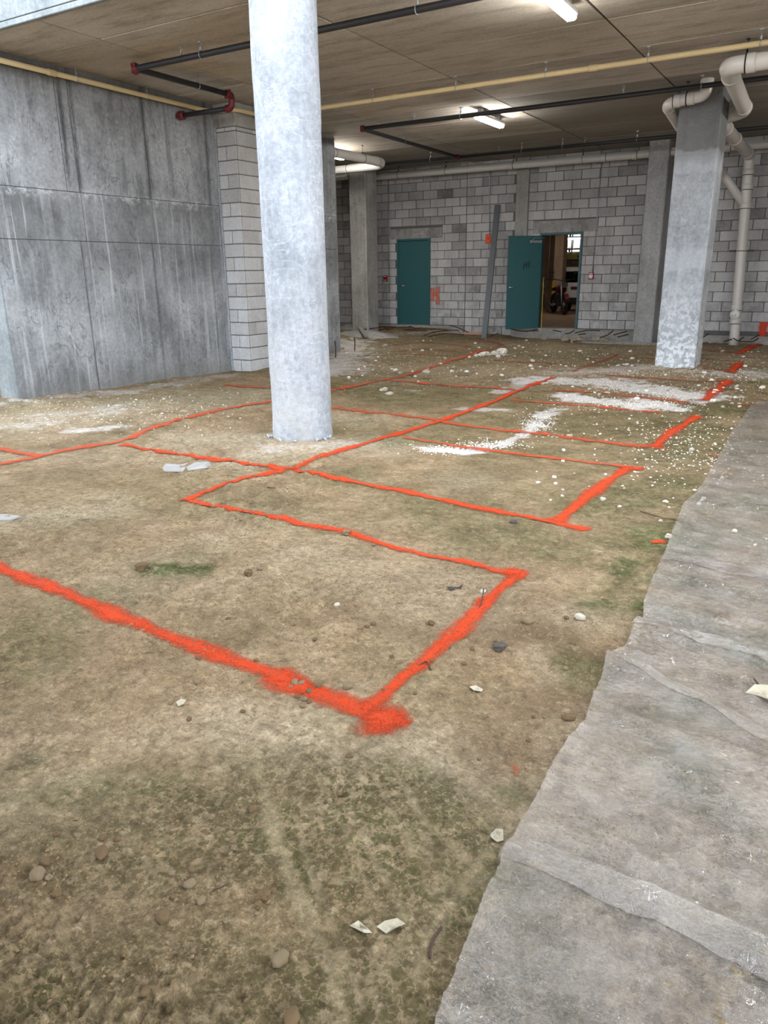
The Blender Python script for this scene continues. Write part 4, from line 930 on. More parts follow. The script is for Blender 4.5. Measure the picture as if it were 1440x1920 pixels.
# ---------------------------------------------------------------- stones, clods, chunks
SM = {}
def stone_mesh(kind, mi):
    key = (kind, mi)
    if key in SM: return SM[key]
    bm = bmesh.new(); bmesh.ops.create_icosphere(bm, subdivisions=3 if kind < 6 else 2, radius=.5)
    rs = random.Random(kind*13+5); ang_ = kind in (3, 4, 5)
    off = Vector((rs.random()*9, rs.random()*9, rs.random()*9))
    from mathutils import noise as mn
    for v in bm.verts:
        d = v.co.normalized(); f = 1+.28*mn.noise(d*1.3+off)+.10*mn.noise(d*3.1+off)
        if ang_: f = 1+.45*mn.noise(d*1.7+off)+.22*mn.noise(d*4+off)
        v.co = d*.5*f
    bm.normal_update(); me = bpy.data.meshes.new('stone')
    for f in bm.faces: f.smooth = not ang_
    bm.to_mesh(me); bm.free(); me.materials.append(M['stone'][mi]); SM[key] = me; return me
def stone_at(x, y, size, mi, kind, label, group, name='stone', flat=.68, sink=.25, cat='stone', zf=H):
    o = link(bpy.data.objects.new(name, stone_mesh(kind, mi)))
    sx_, sy_ = size*random.uniform(.95, 1.2), size*random.uniform(.75, 1.0); sz = size*flat
    o.scale = (sx_, sy_, sz); o.rotation_euler = (random.uniform(-.2, .2), random.uniform(-.2, .2), random.uniform(0, 6.3))
    o.location = (x, y, float(zf(x, y))+sz*(.5-sink)); tag(o, label, cat, group); return o
def px_size(P, wpx): return wpx/FPX*float(fw@(np.array(P)-np.array([0, 0, CH])))
def stone_px(px, py, wpx, mi, kind, label, group=None, **k):
    P = G(px, py); return stone_at(P.x, P.y, px_size(P, wpx), mi, kind, label, group, **k)
BIG = [(72, 1642, 30, 0, 0, 'rounded tan stone beside two half buried ones near the bottom corner'), (192, 1602, 28, 3, 1, 'earth-coloured round stone half sunk in soil, darker stones beyond it'),
  (526, 1802, 34, 0, 2, 'egg-shaped tan stone in its own small hollow among algae flakes'), (306, 1722, 32, 3, 1, 'flat earthy stone with a crack in the soil along one side'),
  (355, 1660, 24, 0, 0, 'tan stone topmost in a cluster of half buried stones'), (378, 1692, 20, 0, 2, 'small tan stone just below the cluster of half buried stones'),
  (548, 1912, 34, 3, 1, 'large earth-coloured stone at the bottom edge of the picture'), (272, 1862, 22, 3, 0, 'low earthy stone in a round dent in the soil'),
  (1087, 1160, 20, 1, 2, 'pale pebble beside a brown one near the green patch'), (988, 1167, 24, 0, 0, 'smooth oval grey-tan stone in soil, short of the green patch'),
  (905, 1112, 13, 1, 4, 'small upright pale stone beside the orange line'), (1066, 1349, 22, 3, 1, 'dusty brown stone near the plastic edge'),
  (632, 1135, 11, 1, 0, 'single round pale pebble alone on tan soil'), (652, 1290, 18, 0, 1, 'tan stone just behind the thick orange line'), (267, 1066, 24, 3, 4, 'low brown clod left of the dark green spot'),
  (466, 1078, 20, 3, 5, 'rough clod beside a smaller round pebble, beyond the orange line'), (1238, 978, 9, 1, 0, 'lone white pebble short of the orange dot'), (1255, 1009, 15, 1, 5, 'pale chips of rubble at the edge of the plastic sheet'),
  (1130, 938, 12, 1, 4, 'pale broken stone beside the slanting orange line'), (1068, 816, 13, 1, 3, 'white rounded stone on the orange line, a smaller one below it'), (1296, 845, 11, 1, 3, 'pale stone alone between two short orange bars'),
  (963, 1034, 14, 0, 0, None), (650, 1001, 16, 0, 4, 'flat tan stone lying on the second orange line'), (700, 1023, 9, 0, 0, 'round pebble tucked under the second orange line')]
for a in BIG:
    if a[5]: stone_px(*a[:5], a[5])
stone_px(937, 1217, 22, 2, 4, 'dark grey angular stone on brown soil', sink=.1)
stone_px(963, 981, 14, 2, 0, 'grey stone against the orange line before its end blob', sink=.2)
c_ = G(1376, 1007); stone_at(c_.x, c_.y, px_size(c_, 12), 1, 0, 'white pebble lying on the plastic sheet', None, zf=sheet_h, sink=.1)
for i, (x_, y_, w_) in enumerate([(565, 1283, 14), (580, 1298, 13), (572, 1313, 12), (558, 1308, 11), (568, 1326, 13), (598, 1288, 14), (553, 1281, 15), (580, 1318, 10), (545, 1290, 9)]):
    stone_px(x_, y_, w_, 3 if i % 2 else 0, i % 3, 'small round stone in the cluster at the thick orange line', 'stones clustered at the thick orange line')
def sunk_label(x_):
    k = 'in the middle cluster among the algae flakes' if 300 < x_ < 400 else 'in the small heap beside the pale wheel streak' if 430 < x_ < 560 else 'just past the pale wheel streak, short of the orange blob' if x_ > 600 else 'beside the rounded tan stone near the corner' if x_ < 160 and x_ != 107 and x_ != 145 else 'in the loose row at the edge of the green patch'
    return 'dusty brown stone half sunk '+k, 'stones '+k
for i, (x_, y_, w_) in enumerate([(322, 1637, 16), (325, 1682, 15), (360, 1632, 18), (345, 1650, 14), (495, 1682, 28), (484, 1698, 20), (482, 1714, 12), (512, 1672, 14), (86, 1618, 24), (92, 1646, 16), (107, 1677, 20), (107, 1565, 16), (145, 1567, 14), (220, 1575, 18), (192, 1572, 16), (439, 1591, 14), (475, 1518, 16), (655, 1419, 14), (644, 1448, 12), (637, 1490, 9), (150, 1628, 10)]):
    stone_px(x_, y_, w_*.9, 3 if i % 3 else 0, i % 6, *sunk_label(x_), sink=.34)
def peb_label(x_, y_):
    k = 'right of the slanting orange line' if x_ > 830 else 'inside the large orange corner' if y_ < 1300 and x_ > 440 else 'on the near side of the thick orange line' if y_ > 1300 or x_ < 365 else 'beyond the thick orange line'
    return 'small pebble or clod on soil '+k, 'pebbles '+k
for i, (x_, y_, w_) in enumerate([(487, 1068, 11), (700, 1172, 11), (688, 1176, 9), (808, 1170, 14), (675, 1180, 9), (428, 1162, 10), (372, 1234, 10), (456, 1335, 10), (370, 1280, 12), (810, 1240, 10), (720, 1295, 9), (735, 1232, 9), (662, 1160, 10), (870, 1245, 9), (885, 1218, 10), (1000, 1345, 9), (1020, 1345, 7), (990, 1390, 9), (898, 1425, 8), (778, 1300, 8), (1060, 1255, 10), (1075, 1208, 10), (1062, 1160, 10), (930, 1205, 9), (840, 1190, 8), (590, 1200, 9), (480, 1240, 10), (355, 1350, 12), (320, 1320, 9)]):
    stone_px(x_, y_, w_, 3 if i % 4 else 0, i % 6, *peb_label(x_, y_))
# pale rubble scattered toward the block wall
cnt = 0; rs = random.Random(5)
zones = [((1050, 1400), (690, 800), 62, 'in the white dust before the blotched column'), ((640, 1000), (630, 720), 78, 'on the mossy soil toward the closed door'), ((1000, 1380), (800, 960), 44, 'on green soil between the short orange bars and the plastic'), ((960, 1200), (640, 690), 42, 'on the soil before the open door'), ((1320, 1440), (650, 740), 32, 'to the right of the blotched column'), ((60, 480), (715, 800), 30, 'on the pale soil before the stained wall')]
for (xa, xb), (ya, yb), n, zl in zones:
    for _ in range(n):
        x_, y_ = rs.uniform(xa, xb), rs.uniform(ya, yb); P = onZ(x_, y_)
        if P[0] < XW+.2 or P[1] > 17.2 or (abs(P[0]+2.23) < .5 and abs(P[1]-12.9) < .5) or math.hypot(P[0]+4.41, P[1]-5.8) < .5: continue
        stone_at(P[0], P[1], rs.choice([.022, .03, .035, .045, .06])*(1.15 if P[1] > 9 else .55), 5 if rs.random() < .7 else 1, rs.choice([0, 1, 3, 4, 5, 6, 7]), 'small pale stone '+zl, 'pale stones '+zl, name='pale_stone', flat=.6)
for i, (x_, y_, s_) in enumerate([(893, 669, .08), (905, 669, .13), (914, 668, .11), (926, 667, .12), (941, 664, .18), (934, 670, .08), (880, 671, .06)]):
    P = onZ(x_, y_); stone_at(P[0], P[1], s_, 5, 3+i % 3, ['small white rock beside the first in the row', 'flat white rock near the low end of the row', 'middle white rock of the row beyond the orange line', 'broad white rock next to the largest', 'largest white rock, at the right end of the row', 'small white rock tucked before the largest', 'outermost tiny white rock left of the row'][i], 'white rocks in a row', name='white_rock', flat=.7, sink=.15)
def chunk_label(x_, i):
    k = 'before the wall pier' if x_ > 1110 else 'below the open door' if x_ > 1000 else 'beyond the orange line behind the round column' if x_ > 705 and i > 11 else 'among the rubble by the steel stakes'
    return 'broken chunk of concrete '+k, 'concrete chunks '+k
for i, (x_, y_, s_) in enumerate([(1120, 634, .30), (1135, 636, .22), (1080, 637, .28), (1090, 638, .2), (1060, 638, .15), (640, 655, .12), (676, 668, .12), (683, 690, .10), (722, 649, .16), (686, 664, .14), (700, 638, .16), (660, 640, .2), (720, 735, .12), (730, 742, .10), (750, 700, .10), (800, 700, .15), (1020, 636, .12)]):
    P = onZ(x_, y_); stone_at(P[0], min(P[1], 17.6), s_, 1, 3+i % 3, *chunk_label(x_, i), name='concrete_chunk', flat=.45, sink=.2)
# fine crumbs: nobody could count them
def crumbs(name, label, n, place, smin, smax, mi):
    V = []; F = []; base = [(1, 0, 0), (-1, 0, 0), (0, 1, 0), (0, -1, 0), (0, 0, 1), (0, 0, -1)]; fi = [(0, 2, 4), (2, 1, 4), (1, 3, 4), (3, 0, 4), (2, 0, 5), (1, 2, 5), (3, 1, 5), (0, 3, 5)]
    for _ in range(n):
        x, y = place(); s_ = rs.uniform(smin, smax); a = rs.uniform(0, 6.28); k = len(V); sx_ = s_*rs.uniform(.6, 1.3); sy_ = s_*rs.uniform(.6, 1.2); sz = s_*rs.uniform(.5, .8)
        V += [(x+(p[0]*sx_*math.cos(a)-p[1]*sy_*math.sin(a))*rs.uniform(.8, 1.2), y+(p[0]*sx_*math.sin(a)+p[1]*sy_*math.cos(a))*rs.uniform(.8, 1.2), p[2]*sz*rs.uniform(.8, 1.2)) for p in base]
        F += [tuple(k+q for q in f) for f in fi]
    A = np.array(V); c_ = A.reshape(-1, 6, 3)[:, :, :2].mean(1); z = np.repeat(H(c_[:, 0], c_[:, 1]), 6); A[:, 2] += z
    me = bpy.data.meshes.new(name); me.from_pydata(A.tolist(), [], F); me.materials.append(M['stone'][mi]); o = link(bpy.data.objects.new(name, me)); tag(o, label, 'gravel', kind='stuff')
def near_place():
    while True:
        r = 1.4*math.exp(rs.uniform(0, 1.5)); a = math.radians(rs.uniform(0, 64)); x, y = -math.sin(a)*r, math.cos(a)*r
        if rs.random() < float(fbm(np.array(x), np.array(y), 3., 2, 7.))**2*2*(.25 if r < 2.6 else 1.): return x, y
crumbs('soil_crumbs', 'fine crumbs of dried earth over the near soil', 11000, near_place, .0018, .0075, 4)
def zone_place(lst):
    def f():
        while True:
            a = rs.choice(lst); P = onZ(rs.gauss(a[0], a[2]), rs.gauss(a[1], a[3])); x, y = float(P[0]), float(P[1])
            if x < XW+.06 and y < 13.1 or y > 17.6 or y < 0 or (-2.56 < x < -1.9 and 12.58 < y < 13.26) or math.hypot(x+4.415, y-5.807) < .32 or (-4. < x < -3.54 and y > 17.25) or x > 3: continue
            return x, y
    return f
crumbs('white_grit', 'white grit and cement dust spilled before the square column', 4200, zone_place([(1080, 716, 60, 5), (1180, 728, 60, 8), (1270, 740, 40, 8), (1130, 757, 60, 7), (1230, 762, 40, 5), (1010, 795, 20, 12), (840, 842, 35, 5), (920, 832, 30, 5), (1200, 700, 60, 5), (1300, 697, 60, 8)]), .003, .012, 5)
crumbs('light_gravel', 'light gravel and chips strewn toward the block wall', 3700, zone_place([(700, 660, 60, 22), (900, 690, 120, 22), (1150, 665, 120, 14), (1380, 700, 50, 25), (1280, 830, 70, 40), (200, 770, 160, 22)]), .004, .013, 5)
# ---------------------------------------------------------------- flat litter
def scrap(name, label, cat, pix, mat, th=.004, curl=.01, zf=H, lift=.004):
    P = [onZ(*p)[:2] for p in pix]; c_ = sum(P)/len(P); bm = bmesh.new(); z0 = float(zf(c_[0], c_[1])); top = []
    rows = [1., .66, .33]
    rg = []
    for f in rows: rg.append([bm.verts.new((c_[0]+(p[0]-c_[0])*f, c_[1]+(p[1]-c_[1])*f, float(zf(*(c_+(p-c_)*f)))+lift+curl*f*random.uniform(-.2, 1.))) for p in P])
    cv = bm.verts.new((c_[0], c_[1], z0+lift+curl*.4)); n = len(P)
    for a, b in zip(rg, rg[1:]):
        for k in range(n): bm.faces.new((a[k], a[(k+1) % n], b[(k+1) % n], b[k]))
    for k in range(n): bm.faces.new((rg[-1][k], rg[-1][(k+1) % n], cv))
    bmesh.ops.recalc_face_normals(bm, faces=bm.faces); o = mesh_obj(name, bm, mat); md = o.modifiers.new('thick', 'SOLIDIFY'); md.thickness = th; md.offset = 1
    return tag(o, label, cat)
scrap('paper_scrap', 'torn shell-shaped scrap of grey paper on algae flakes', 'litter', [(706, 1733), (722, 1724), (745, 1722), (760, 1733), (748, 1743), (724, 1746)], M['paper'], .001, .012)
scrap('paper_scrap', 'crumpled strip of paper beside the shell-shaped scrap', 'litter', [(655, 1730), (672, 1726), (690, 1735), (698, 1742), (682, 1745), (668, 1737)], M['paper'], .001, .014)
scrap('paper_scrap', 'small crumpled square of paper close to the plastic edge', 'litter', [(919, 1570), (930, 1560), (943, 1561), (944, 1574), (932, 1577), (922, 1575)], M['paper'], .001, .012)
scrap('paper_scrap', 'curled pale flake alone on brown soil', 'litter', [(880, 1290), (893, 1286), (906, 1292), (903, 1297), (888, 1296)], M['paper'], .001, .008)
scrap('board_scrap', 'long grey board lying on the soil near the round column', 'board', [(304, 873), (310, 867), (338, 868), (352, 867), (348, 874), (343, 881), (308, 880)], M['slate'], .008, .004)
scrap('board_scrap', 'torn grey board overlapping the end of the longer one', 'board', [(350, 876), (366, 869), (392, 867), (396, 871), (388, 880), (352, 880)], M['slate'], .006, .02)
scrap('board_scrap', 'grey board scrap at the edge of the picture', 'board', [(-30, 968), (10, 964), (40, 969), (20, 978), (-25, 978)], M['slate'], .008, .004)
scrap('paper_scrap', 'flat yellowish shell-like chip on tan soil', 'litter', [(330, 1315), (340, 1308), (349, 1313), (345, 1320), (334, 1321)], M['paper'], .001, .006)
scrap('plastic_scrap', 'thin dark plastic scrap near the orange corner', 'litter', [(838, 1106), (860, 1104), (868, 1101), (862, 1110), (842, 1112)], M['darkscrap'], .002, .006)
scrap('dry_leaf', 'dry pale lobed leaf on the plastic sheet', 'leaf', [(1395, 1312), (1412, 1303), (1440, 1302), (1470, 1310), (1450, 1322), (1462, 1338), (1436, 1330), (1416, 1316)], M['paper'], .001, .02, zf=sheet_h)
def twig(label, pix, r, name='twig', mat=None, cat='twig', zf=H, lift=.0):
    pts = []
    for p in pix:
        q = onZ(p[0], p[1]); pts.append((q[0], q[1], float(zf(q[0], q[1]))+r+lift+(p[2] if len(p) > 2 else 0)))
    bm = bmesh.new(); tube(bm, fillet(pts, .05, 3), r, 6); return tag(mesh_obj(name, bm, mat or M['rust'], None, True), label, cat)
twig('thin twig lying by the plastic edge near the bottom', [(806, 1792), (808, 1765), (828, 1735)], .003)
twig('short twig sticking up through the slanting orange line', [(897, 1148), (904, 1135, .01), (906, 1128, .04)], .003)
twig('broken twig on the slanting orange line', [(785, 1248), (800, 1240, .008), (808, 1255)], .003)
twig('short straight twig among the half buried stones', [(398, 1665), (415, 1658), (429, 1653)], .0025)
twig('thin dark stick beyond the orange corner on green soil', [(501, 920), (540, 923)], .004)
twig('dark twig on the plastic sheet', [(1412, 1285), (1424, 1302)], .003, zf=sheet_h)
twig('thin root crossing the soil near the plastic edge', [(1200, 962), (1240, 975), (1272, 980)], .003)
# reinforcing bars pulled out along the foot of the wall
def rebar(label, pts, group='bars along the foot of the block wall'):
    xm = pts[0][0]; wh = 'beside the corner pier' if xm < 700 else 'below the closed door' if xm < 900 else 'below the open door' if xm < 1080 else 'between the open door and the wall pier' if xm < 1250 else 'by the foot of the drain stack'
    label = 'thin dark reinforcing bar in the debris '+wh; group = 'reinforcing bars '+wh
    P = [Vector(onY(p[0], p[1], p[2])) for p in pts]
    bm = bmesh.new(); tube(bm, fillet(P, .08, 4), .012, 6)
    tag(mesh_obj('reinforcing_bar', bm, M['rust'], None, True), label, 'steel bar', group)
RL = 'thin dark reinforcing bar lying in the debris at the foot of the block wall'
for pts in [[(672, 619, 16.2), (720, 613, 16.9), (742, 613, 17.4)], [(700, 620, 16.9), (740, 614, 17.2), (775, 613, 17.5)], [(768, 611, 17.5), (778, 616, 17.2), (830, 618, 17.0), (860, 620, 16.9)], [(843, 610, 17.5), (858, 614, 17.3), (878, 623, 16.9)], [(795, 629, 16.6), (815, 622, 16.9), (838, 620, 17.1)], [(805, 631, 16.5), (835, 625, 16.7), (870, 628, 16.7)], [(640, 614, 17.6), (668, 612, 17.5)], [(720, 613, 17.3), (728, 619, 17.1)], [(760, 618, 17.1), (800, 620, 17.0)], [(640, 618, 17.3), (660, 620, 17.0)],
            [(918, 631, 17.2), (934, 625, 17.7)], [(955, 616, 17.65), (975, 621, 17.5), (1010, 620, 17.5)], [(985, 622, 17.6), (1008, 617, 17.8)], [(1037, 619, 17.7), (1052, 622, 17.6)], [(1060, 626, 17.5), (1068, 625, 17.6), (1077, 619, 17.75)], [(1078, 624, 17.6), (1100, 619, 17.7), (1125, 620, 17.7)], [(1085, 627, 17.5), (1098, 626, 17.5)], [(1125, 633, 17.3), (1138, 629, 17.5), (1150, 620, 17.75)], [(1150, 628, 17.6), (1176, 621, 17.7)], [(1158, 632, 17.4), (1178, 627, 17.6)],
            [(1316, 634, 17.4), (1328, 626, 17.7)], [(1375, 634, 17.3), (1384, 640, 17.2), (1394, 632, 17.5)], [(1385, 640, 17.2), (1412, 641, 17.2), (1422, 634, 17.5)], [(1408, 636, 17.5), (1424, 628, 17.7)], [(1358, 640, 17.1), (1372, 636, 17.3)]]:
    rebar(RL, pts)
for x_, y_, hh, lb in ((629, 669, .30, 'short steel stake standing up beside the dusty rubble'), (665, 657, .28, 'bent steel stake upright in the rubble near the corner pier')):
    P = onZ(x_, y_); bm = bmesh.new(); z = float(H(P[0], P[1])); tube(bm, [(P[0], P[1], z-.05), (P[0]+.01, P[1], z+hh*.6), (P[0]-.01, P[1]+.01, z+hh)], .011, 7); tag(mesh_obj('steel_stake', bm, M['rust'], None, True), lb, 'stake')
# spilled concrete and broken plank at the corner pier
def mound(name, label, cat, x, y, rx, ry, h_, mat):
    bm = bmesh.new(); n, m_ = 22, 6; c0 = bm.verts.new((x, y, float(H(x, y))+h_)); prev = None
    for j in range(1, m_+1):
        rg = []
        for i in range(n):
            a = 2*math.pi*i/n; f = j/m_*(1+.25*(float(vnoise(np.array(i*.7+x), np.array(y)))-.5)*2); px_, py_ = x+math.cos(a)*rx*f, y+math.sin(a)*ry*f
            rg.append(bm.verts.new((px_, py_, float(H(px_, py_))+h_*(1-(j/m_)**2.2)+random.uniform(-.01, .01)-(.03 if j == m_ else 0))))
        for i in range(n):
            if prev: bm.faces.new((prev[i], rg[i], rg[(i+1) % n], prev[(i+1) % n]))
            else: bm.faces.new((c0, rg[i], rg[(i+1) % n]))
        prev = rg
    return tag(mesh_obj(name, bm, mat), label, cat)
P = onZ(690, 632); mound('concrete_spill', 'low hardened spill of concrete at the foot of the corner pier', 'rubble', P[0], P[1], .75, .5, .07, M['footing'])
P = onZ(660, 622); mound('concrete_spill', 'smaller hump of concrete beside the corner pier', 'rubble', P[0]+.1, P[1]-.2, .35, .4, .12, M['footing'])
P = onZ(1130, 641); mound('concrete_spill', 'long low spill of concrete short of the wall pier', 'rubble', P[0]+.5, P[1]-.1, 1.2, .25, .035, M['footing'])
a = Vector(onY(674, 613, 16.0)); b = Vector(onY(687, 632, 15.4)); d = b-a
bm = bmesh.new(); box(bm, (-.05, -.02, 0), (.05, .02, d.length)); o = mesh_obj('broken_plank', bm, M['slate']); o.location = a; o.rotation_mode = 'QUATERNION'; o.rotation_quaternion = d.to_track_quat('Z', 'Y'); tag(o, 'pale broken plank propped at the corner pier', 'plank')

# ---------------------------------------------------------------- the garage beyond the open door
M['gfloor'] = concrete('brown_garage_floor', S(120, 98, 78), S(140, 116, 94), S(158, 134, 110), .2, 1., .2)
M['tan'] = concrete('tan_garage_concrete', S(150, 126, 104), S(168, 146, 124), S(184, 164, 142), .3, 1., .2)
M['brownwall'] = concrete('brown_garage_wall', S(96, 74, 58), S(112, 88, 70), S(128, 104, 86), .3, 1., .2)
tag(boxo('floor_garage', (-16, 18.15, -.1), (-2, 31, .182), M['gfloor']), kind='structure')
tag(boxo('ceiling_garage', (-16, 18.15, 3.3), (-2, 31, 3.5), M['tan']), kind='structure')
tag(boxo('wall_garage_left', (-16.2, 18.15, -.1), (-16, 31, 3.5), M['brownwall']), kind='structure')
tag(boxo('wall_garage_right', (-2, 18.15, -.1), (-1.8, 31, 3.5), M['brownwall']), kind='structure')
gb = tag(boxo('wall_garage_back', (-16.2, 31, -.1), (-1.8, 31.2, 3.5), M['brownwall']), kind='structure')
tag(boxo('wall_garage_brown', (-11.5, 26.3, .182), (-8.85, 26.5, 3.3), M['brownwall']), kind='structure')
c1 = onY(1038, 500, 25.4); c2 = onY(1055, 500, 25.4)
t = thing('garage_column', 'tan square column with a yellow corner guard, seen through the open doorway', 'column', ((c1[0]+c2[0])/2, 25.55, .182))
wd = (c2[0]-c1[0])/2; boxo('shaft', (-wd, -.15, 0), (wd, .25, 3.12), M['tan'], t, .01); boxo('corner_guard', (-wd-.012, -.165, .05), (-wd+.06, -.14, 1.0), plain('yellow_guard', S(206, 160, 40), .5), t, .003)
conduit('vertical pipe on the brown wall through the doorway', [(onY(1031, 445, 26.28)[0], 26.284, 3.2), (onY(1027, 545, 26.28)[0], 26.284, .95)], .016)
yv = 26.0
xa = onY(1049, 530, yv)[0]; zt = onY(1060, 503, yv)[2]; w0, w1 = onY(1052, 509, yv), onY(1084, 531, yv)
t = thing('pickup_truck', 'white pickup truck seen from behind through the open doorway', 'truck', (xa+.95, yv, .182)); T_ = lambda z: z-.182
bm = bmesh.new(); obox(bm, (0, 1.1, T_(1.2)), (1.86, 2.2, .0+zt-.75), (0, 0, 0), .1); mesh_obj('cab', bm, M['white'], t)
bm = bmesh.new(); obox(bm, (0, .6, T_(.85)), (1.9, 1.3, .62), (0, 0, 0), .06); mesh_obj('bed', bm, M['white'], t)
bm = bmesh.new(); obox(bm, (.05, -.0, T_((w0[2]+w1[2])/2)), (1.62, .1, w0[2]-w1[2]), (0, 0, 0), .03); mesh_obj('rear_window', bm, plain('dark_glass', S(12, 13, 15), .1), t)
bm = bmesh.new(); obox(bm, (0, -.12, T_(.52)), (1.9, .18, .2), (0, 0, 0), .03); mesh_obj('bumper', bm, M['darkscrap'], t)
for s in (-1, 1):
    bm = bmesh.new(); obox(bm, (s*.42, -.06, T_(.93)), (.22, .06, .1), (0, 0, 0), .02); mesh_obj('tail_light', bm, M['red'], t)
    bm = bmesh.new(); tube(bm, [(s*.95-.0*s, .5, .36), (s*.72, .5, .36)], .36, 24); mesh_obj('wheel', bm, M['clampblack'], t, True)
    bm = bmesh.new(); tube(bm, fillet([(s*.8, .05, T_(zt)-.1), (s*.8, .05, T_(zt)+.25), (s*.8, 1.9, T_(zt)+.25), (s*.8, 1.9, T_(zt)-.1)], .05), .02, 8); mesh_obj('roof_rack', bm, M['black'], t)
bm = bmesh.new(); tube(bm, [(-.8, .05, T_(zt)+.25), (.8, .05, T_(zt)+.25)], .02, 8); tube(bm, [(-.8, .9, T_(zt)+.25), (.8, .9, T_(zt)+.25)], .02, 8); mesh_obj('cross_bars', bm, M['black'], t)
za = onY(1060, 493, yv)[2]; zb = onY(1060, 486, yv)[2]
t2 = thing('cargo_box', 'yellow-green flat box carried above the truck cab', 'box', (xa+.6, yv+.3, zt+.28))
bm = bmesh.new(); obox(bm, (0, 0, .09), (1.3, .5, .17), (0, 0, 0), .02); mesh_obj('case', bm, plain('olive_box', S(120, 124, 46), .6), t2); boxo('latch', (-.05, -.27, .06), (.05, -.25, .12), M['black'], t2)
# shelving with red can and lit windows at the far wall
ys_ = 29.2
t = thing('storage_rack', 'black metal rack of white boxes behind the truck', 'shelf', (onY(1070, 480, ys_)[0], ys_, .182))
X0 = onY(1050, 480, ys_)[0]-t.location.x-.5
for zz in (1.55, 2.05, 2.45):
    boxo('shelf', (X0, -.25, zz), (X0+2.6, .25, zz+.04), M['black'], t)
for k in range(6): boxo('upright', (X0+k*.5, -.27, 0), (X0+k*.5+.04, -.23, 2.9), M['black'], t)
for k in range(5):
    tag(boxo('storage_box', (t.location.x+X0+k*.5+.08, ys_-.2, 2.275), (t.location.x+X0+k*.5+.44, ys_+.2, 2.63), M['white'], None, .01), 'white box on the upper shelf of the black rack through the doorway', 'box', 'white boxes on the rack')
P = onY(1073, 478, ys_); tag(boxo('fuel_can', (P[0]-.09, ys_-.2, 1.775), (P[0]+.1, ys_+.1, 2.1), M['alarm'], None, .03), 'red can on the lower shelf of the black rack', 'can')
win = tag(boxo('window_1', (X0+t.location.x-.3, 30.93, 2.2), (X0+t.location.x+4.4, 30.99, 3.1), emis('frosted_lit_pane', (.9, .95, 1, 1), 1.6)), kind='structure')
for k in range(9): boxo('mullion', (X0+t.location.x-.3+k*.58, 30.88, 2.2), (X0+t.location.x-.24+k*.58, 30.94, 3.1), M['black'], win)
M['garageglow'] = emis('garage_lamp_diffuser', (1., .9, .78, 1), 34.)
def garage_lamp(label, x, y, z):
    t = thing('ceiling_light', label, 'light', (x, y, z)); boxo('housing', (-.6, -.06, 0), (.6, .06, .05), M['white'], t, .01)
    bm = bmesh.new(); box(bm, (-.58, -.055, -.05), (.58, .055, 0), .02); mesh_obj('diffuser', bm, M['garageglow'], t); boxo('mounting_box', (-.04, -.04, .05), (.04, .04, 3.3-z), M['steel'], t)
P = onY(1076, 446, 28.8); garage_lamp('lit lamp seen through the top of the doorway', P[0]+.3, 28.8, P[2]); 
garage_lamp('unseen garage lamp added to light the truck', -7.5, 23.0, 3.1); garage_lamp('unseen garage lamp added to light the motorcycle', -9.0, 20.0, 3.1)  # two lamps out of sight, added to light the garage
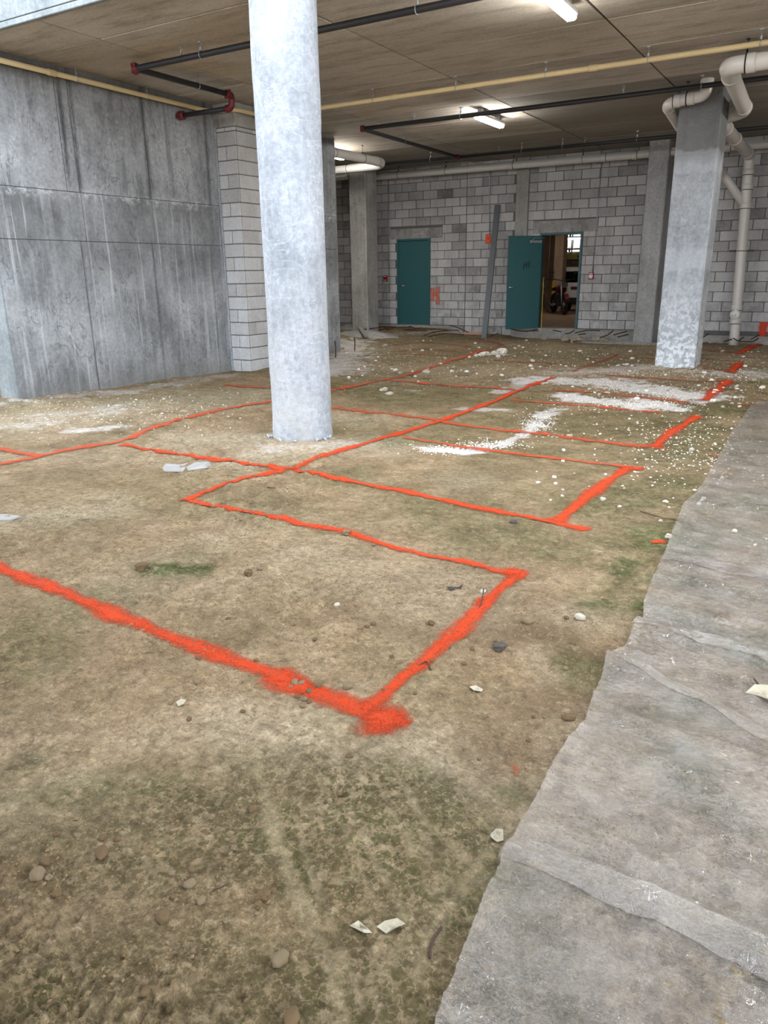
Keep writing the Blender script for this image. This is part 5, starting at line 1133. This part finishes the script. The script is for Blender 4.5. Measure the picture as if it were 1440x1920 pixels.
def motorcycle(label, x, y, rz, tank, grp):
    t = thing('motorcycle', label, 'motorcycle', (x, y, .182), grp, rz); K = M['clampblack']
    for xx in (-.68, .70):
        bm = bmesh.new(); ring(bm, (xx, 0, .31), (0, 1, 0), .255, .058, 28, 8); w_ = mesh_obj('wheel', bm, K, t, True)
        bm = bmesh.new(); ring(bm, (xx, 0, .31), (0, 1, 0), .2, .012, 24, 5); tube(bm, [(xx, -.05, .31), (xx, .05, .31)], .04, 10)
        for k in range(5): tube(bm, [(xx, 0, .31), (xx+.2*math.cos(k*1.257), 0, .31+.2*math.sin(k*1.257))], .01, 5)
        mesh_obj('rim', bm, M['steel'], w_)
    bm = bmesh.new()
    for s in (-1, 1): tube(bm, [(.70, s*.09, .31), (.47, s*.09, .95)], .02, 8)
    mesh_obj('front_fork', bm, M['steel'], t)
    bm = bmesh.new(); obox(bm, (.16, 0, .76), (.5, .26, .2), (0, .1, 0), .08); mesh_obj('fuel_tank', bm, tank, t, True)
    bm = bmesh.new(); obox(bm, (-.32, 0, .76), (.6, .24, .1), (0, -.08, 0), .04); mesh_obj('seat', bm, K, t, True)
    bm = bmesh.new(); obox(bm, (.05, 0, .42), (.42, .3, .36), (0, 0, 0), .05); mesh_obj('engine', bm, M['darkscrap'], t)
    bm = bmesh.new(); tube(bm, [(.5, 0, .92), (.1, 0, .62), (-.45, 0, .66), (-.66, 0, .33)], .025, 8); tube(bm, [(.45, 0, .85), (.2, 0, .28), (-.3, 0, .3)], .022, 8); mesh_obj('frame', bm, K, t)
    bm = bmesh.new(); tube(bm, fillet([(.38, -.38, 1.06), (.45, -.16, 1.04), (.48, 0, 1.0), (.45, .16, 1.04), (.38, .38, 1.06)], .06), .014, 7); mesh_obj('handlebar', bm, K, t)
    bm = bmesh.new(); tube(bm, [(.52, 0, .9), (.62, 0, .89)], [.05, .09], 14); mesh_obj('headlight', bm, M['chrome'], t)
    for s in (-1, 1):
        bm = bmesh.new(); tube(bm, [(.42, s*.28, 1.06), (.4, s*.34, 1.22)], .006, 5); obox(bm, (.39, s*.36, 1.26), (.02, .12, .07), (0, 0, 0), .008); mesh_obj('mirror', bm, K, t)
    bm = bmesh.new(); tube(bm, [(.1, -.16, .3), (-.3, -.18, .25), (-.75, -.2, .34)], .035, 10); mesh_obj('exhaust', bm, M['steel'], t)
    bm = bmesh.new(); tube(bm, [(-.05, .14, .25), (-.05, .3, .01)], .01, 6); mesh_obj('kickstand', bm, K, t)
    bm = bmesh.new()
    for k in range(10):
        a0 = math.pi*(.1+.8*k/10); a1 = math.pi*(.1+.8*(k+1)/10)
        vs = [bm.verts.new((.70+.335*math.cos(a), yy, .31+.335*math.sin(a))) for a in (a0, a1) for yy in (-.06, .06)]; bm.faces.new((vs[0], vs[1], vs[3], vs[2]))
    o = mesh_obj('mudguard', bm, tank, t); md = o.modifiers.new('t', 'SOLIDIFY'); md.thickness = .006
    return t
P = onZ(1053, 590, .182)
motorcycle('dark red motorcycle on its stand beyond the open doorway', P[0]-.28, P[1]+.55, math.radians(-58), plain('dark_red_paint', S(96, 22, 26), .3), None)
motorcycle('black motorcycle half hidden by the open door leaf', P[0]-1.0, P[1]+.7, math.radians(-75), M['clampblack'], None)
# two unseen lamps added beside the frame to brighten the hall
lamp('added unseen strip lamp brightening the right of the hall', .6, 12.2, 13.3)
lamp('added unseen strip lamp brightening the opening, right of the frame', 1.2, 7.0, 8.2)
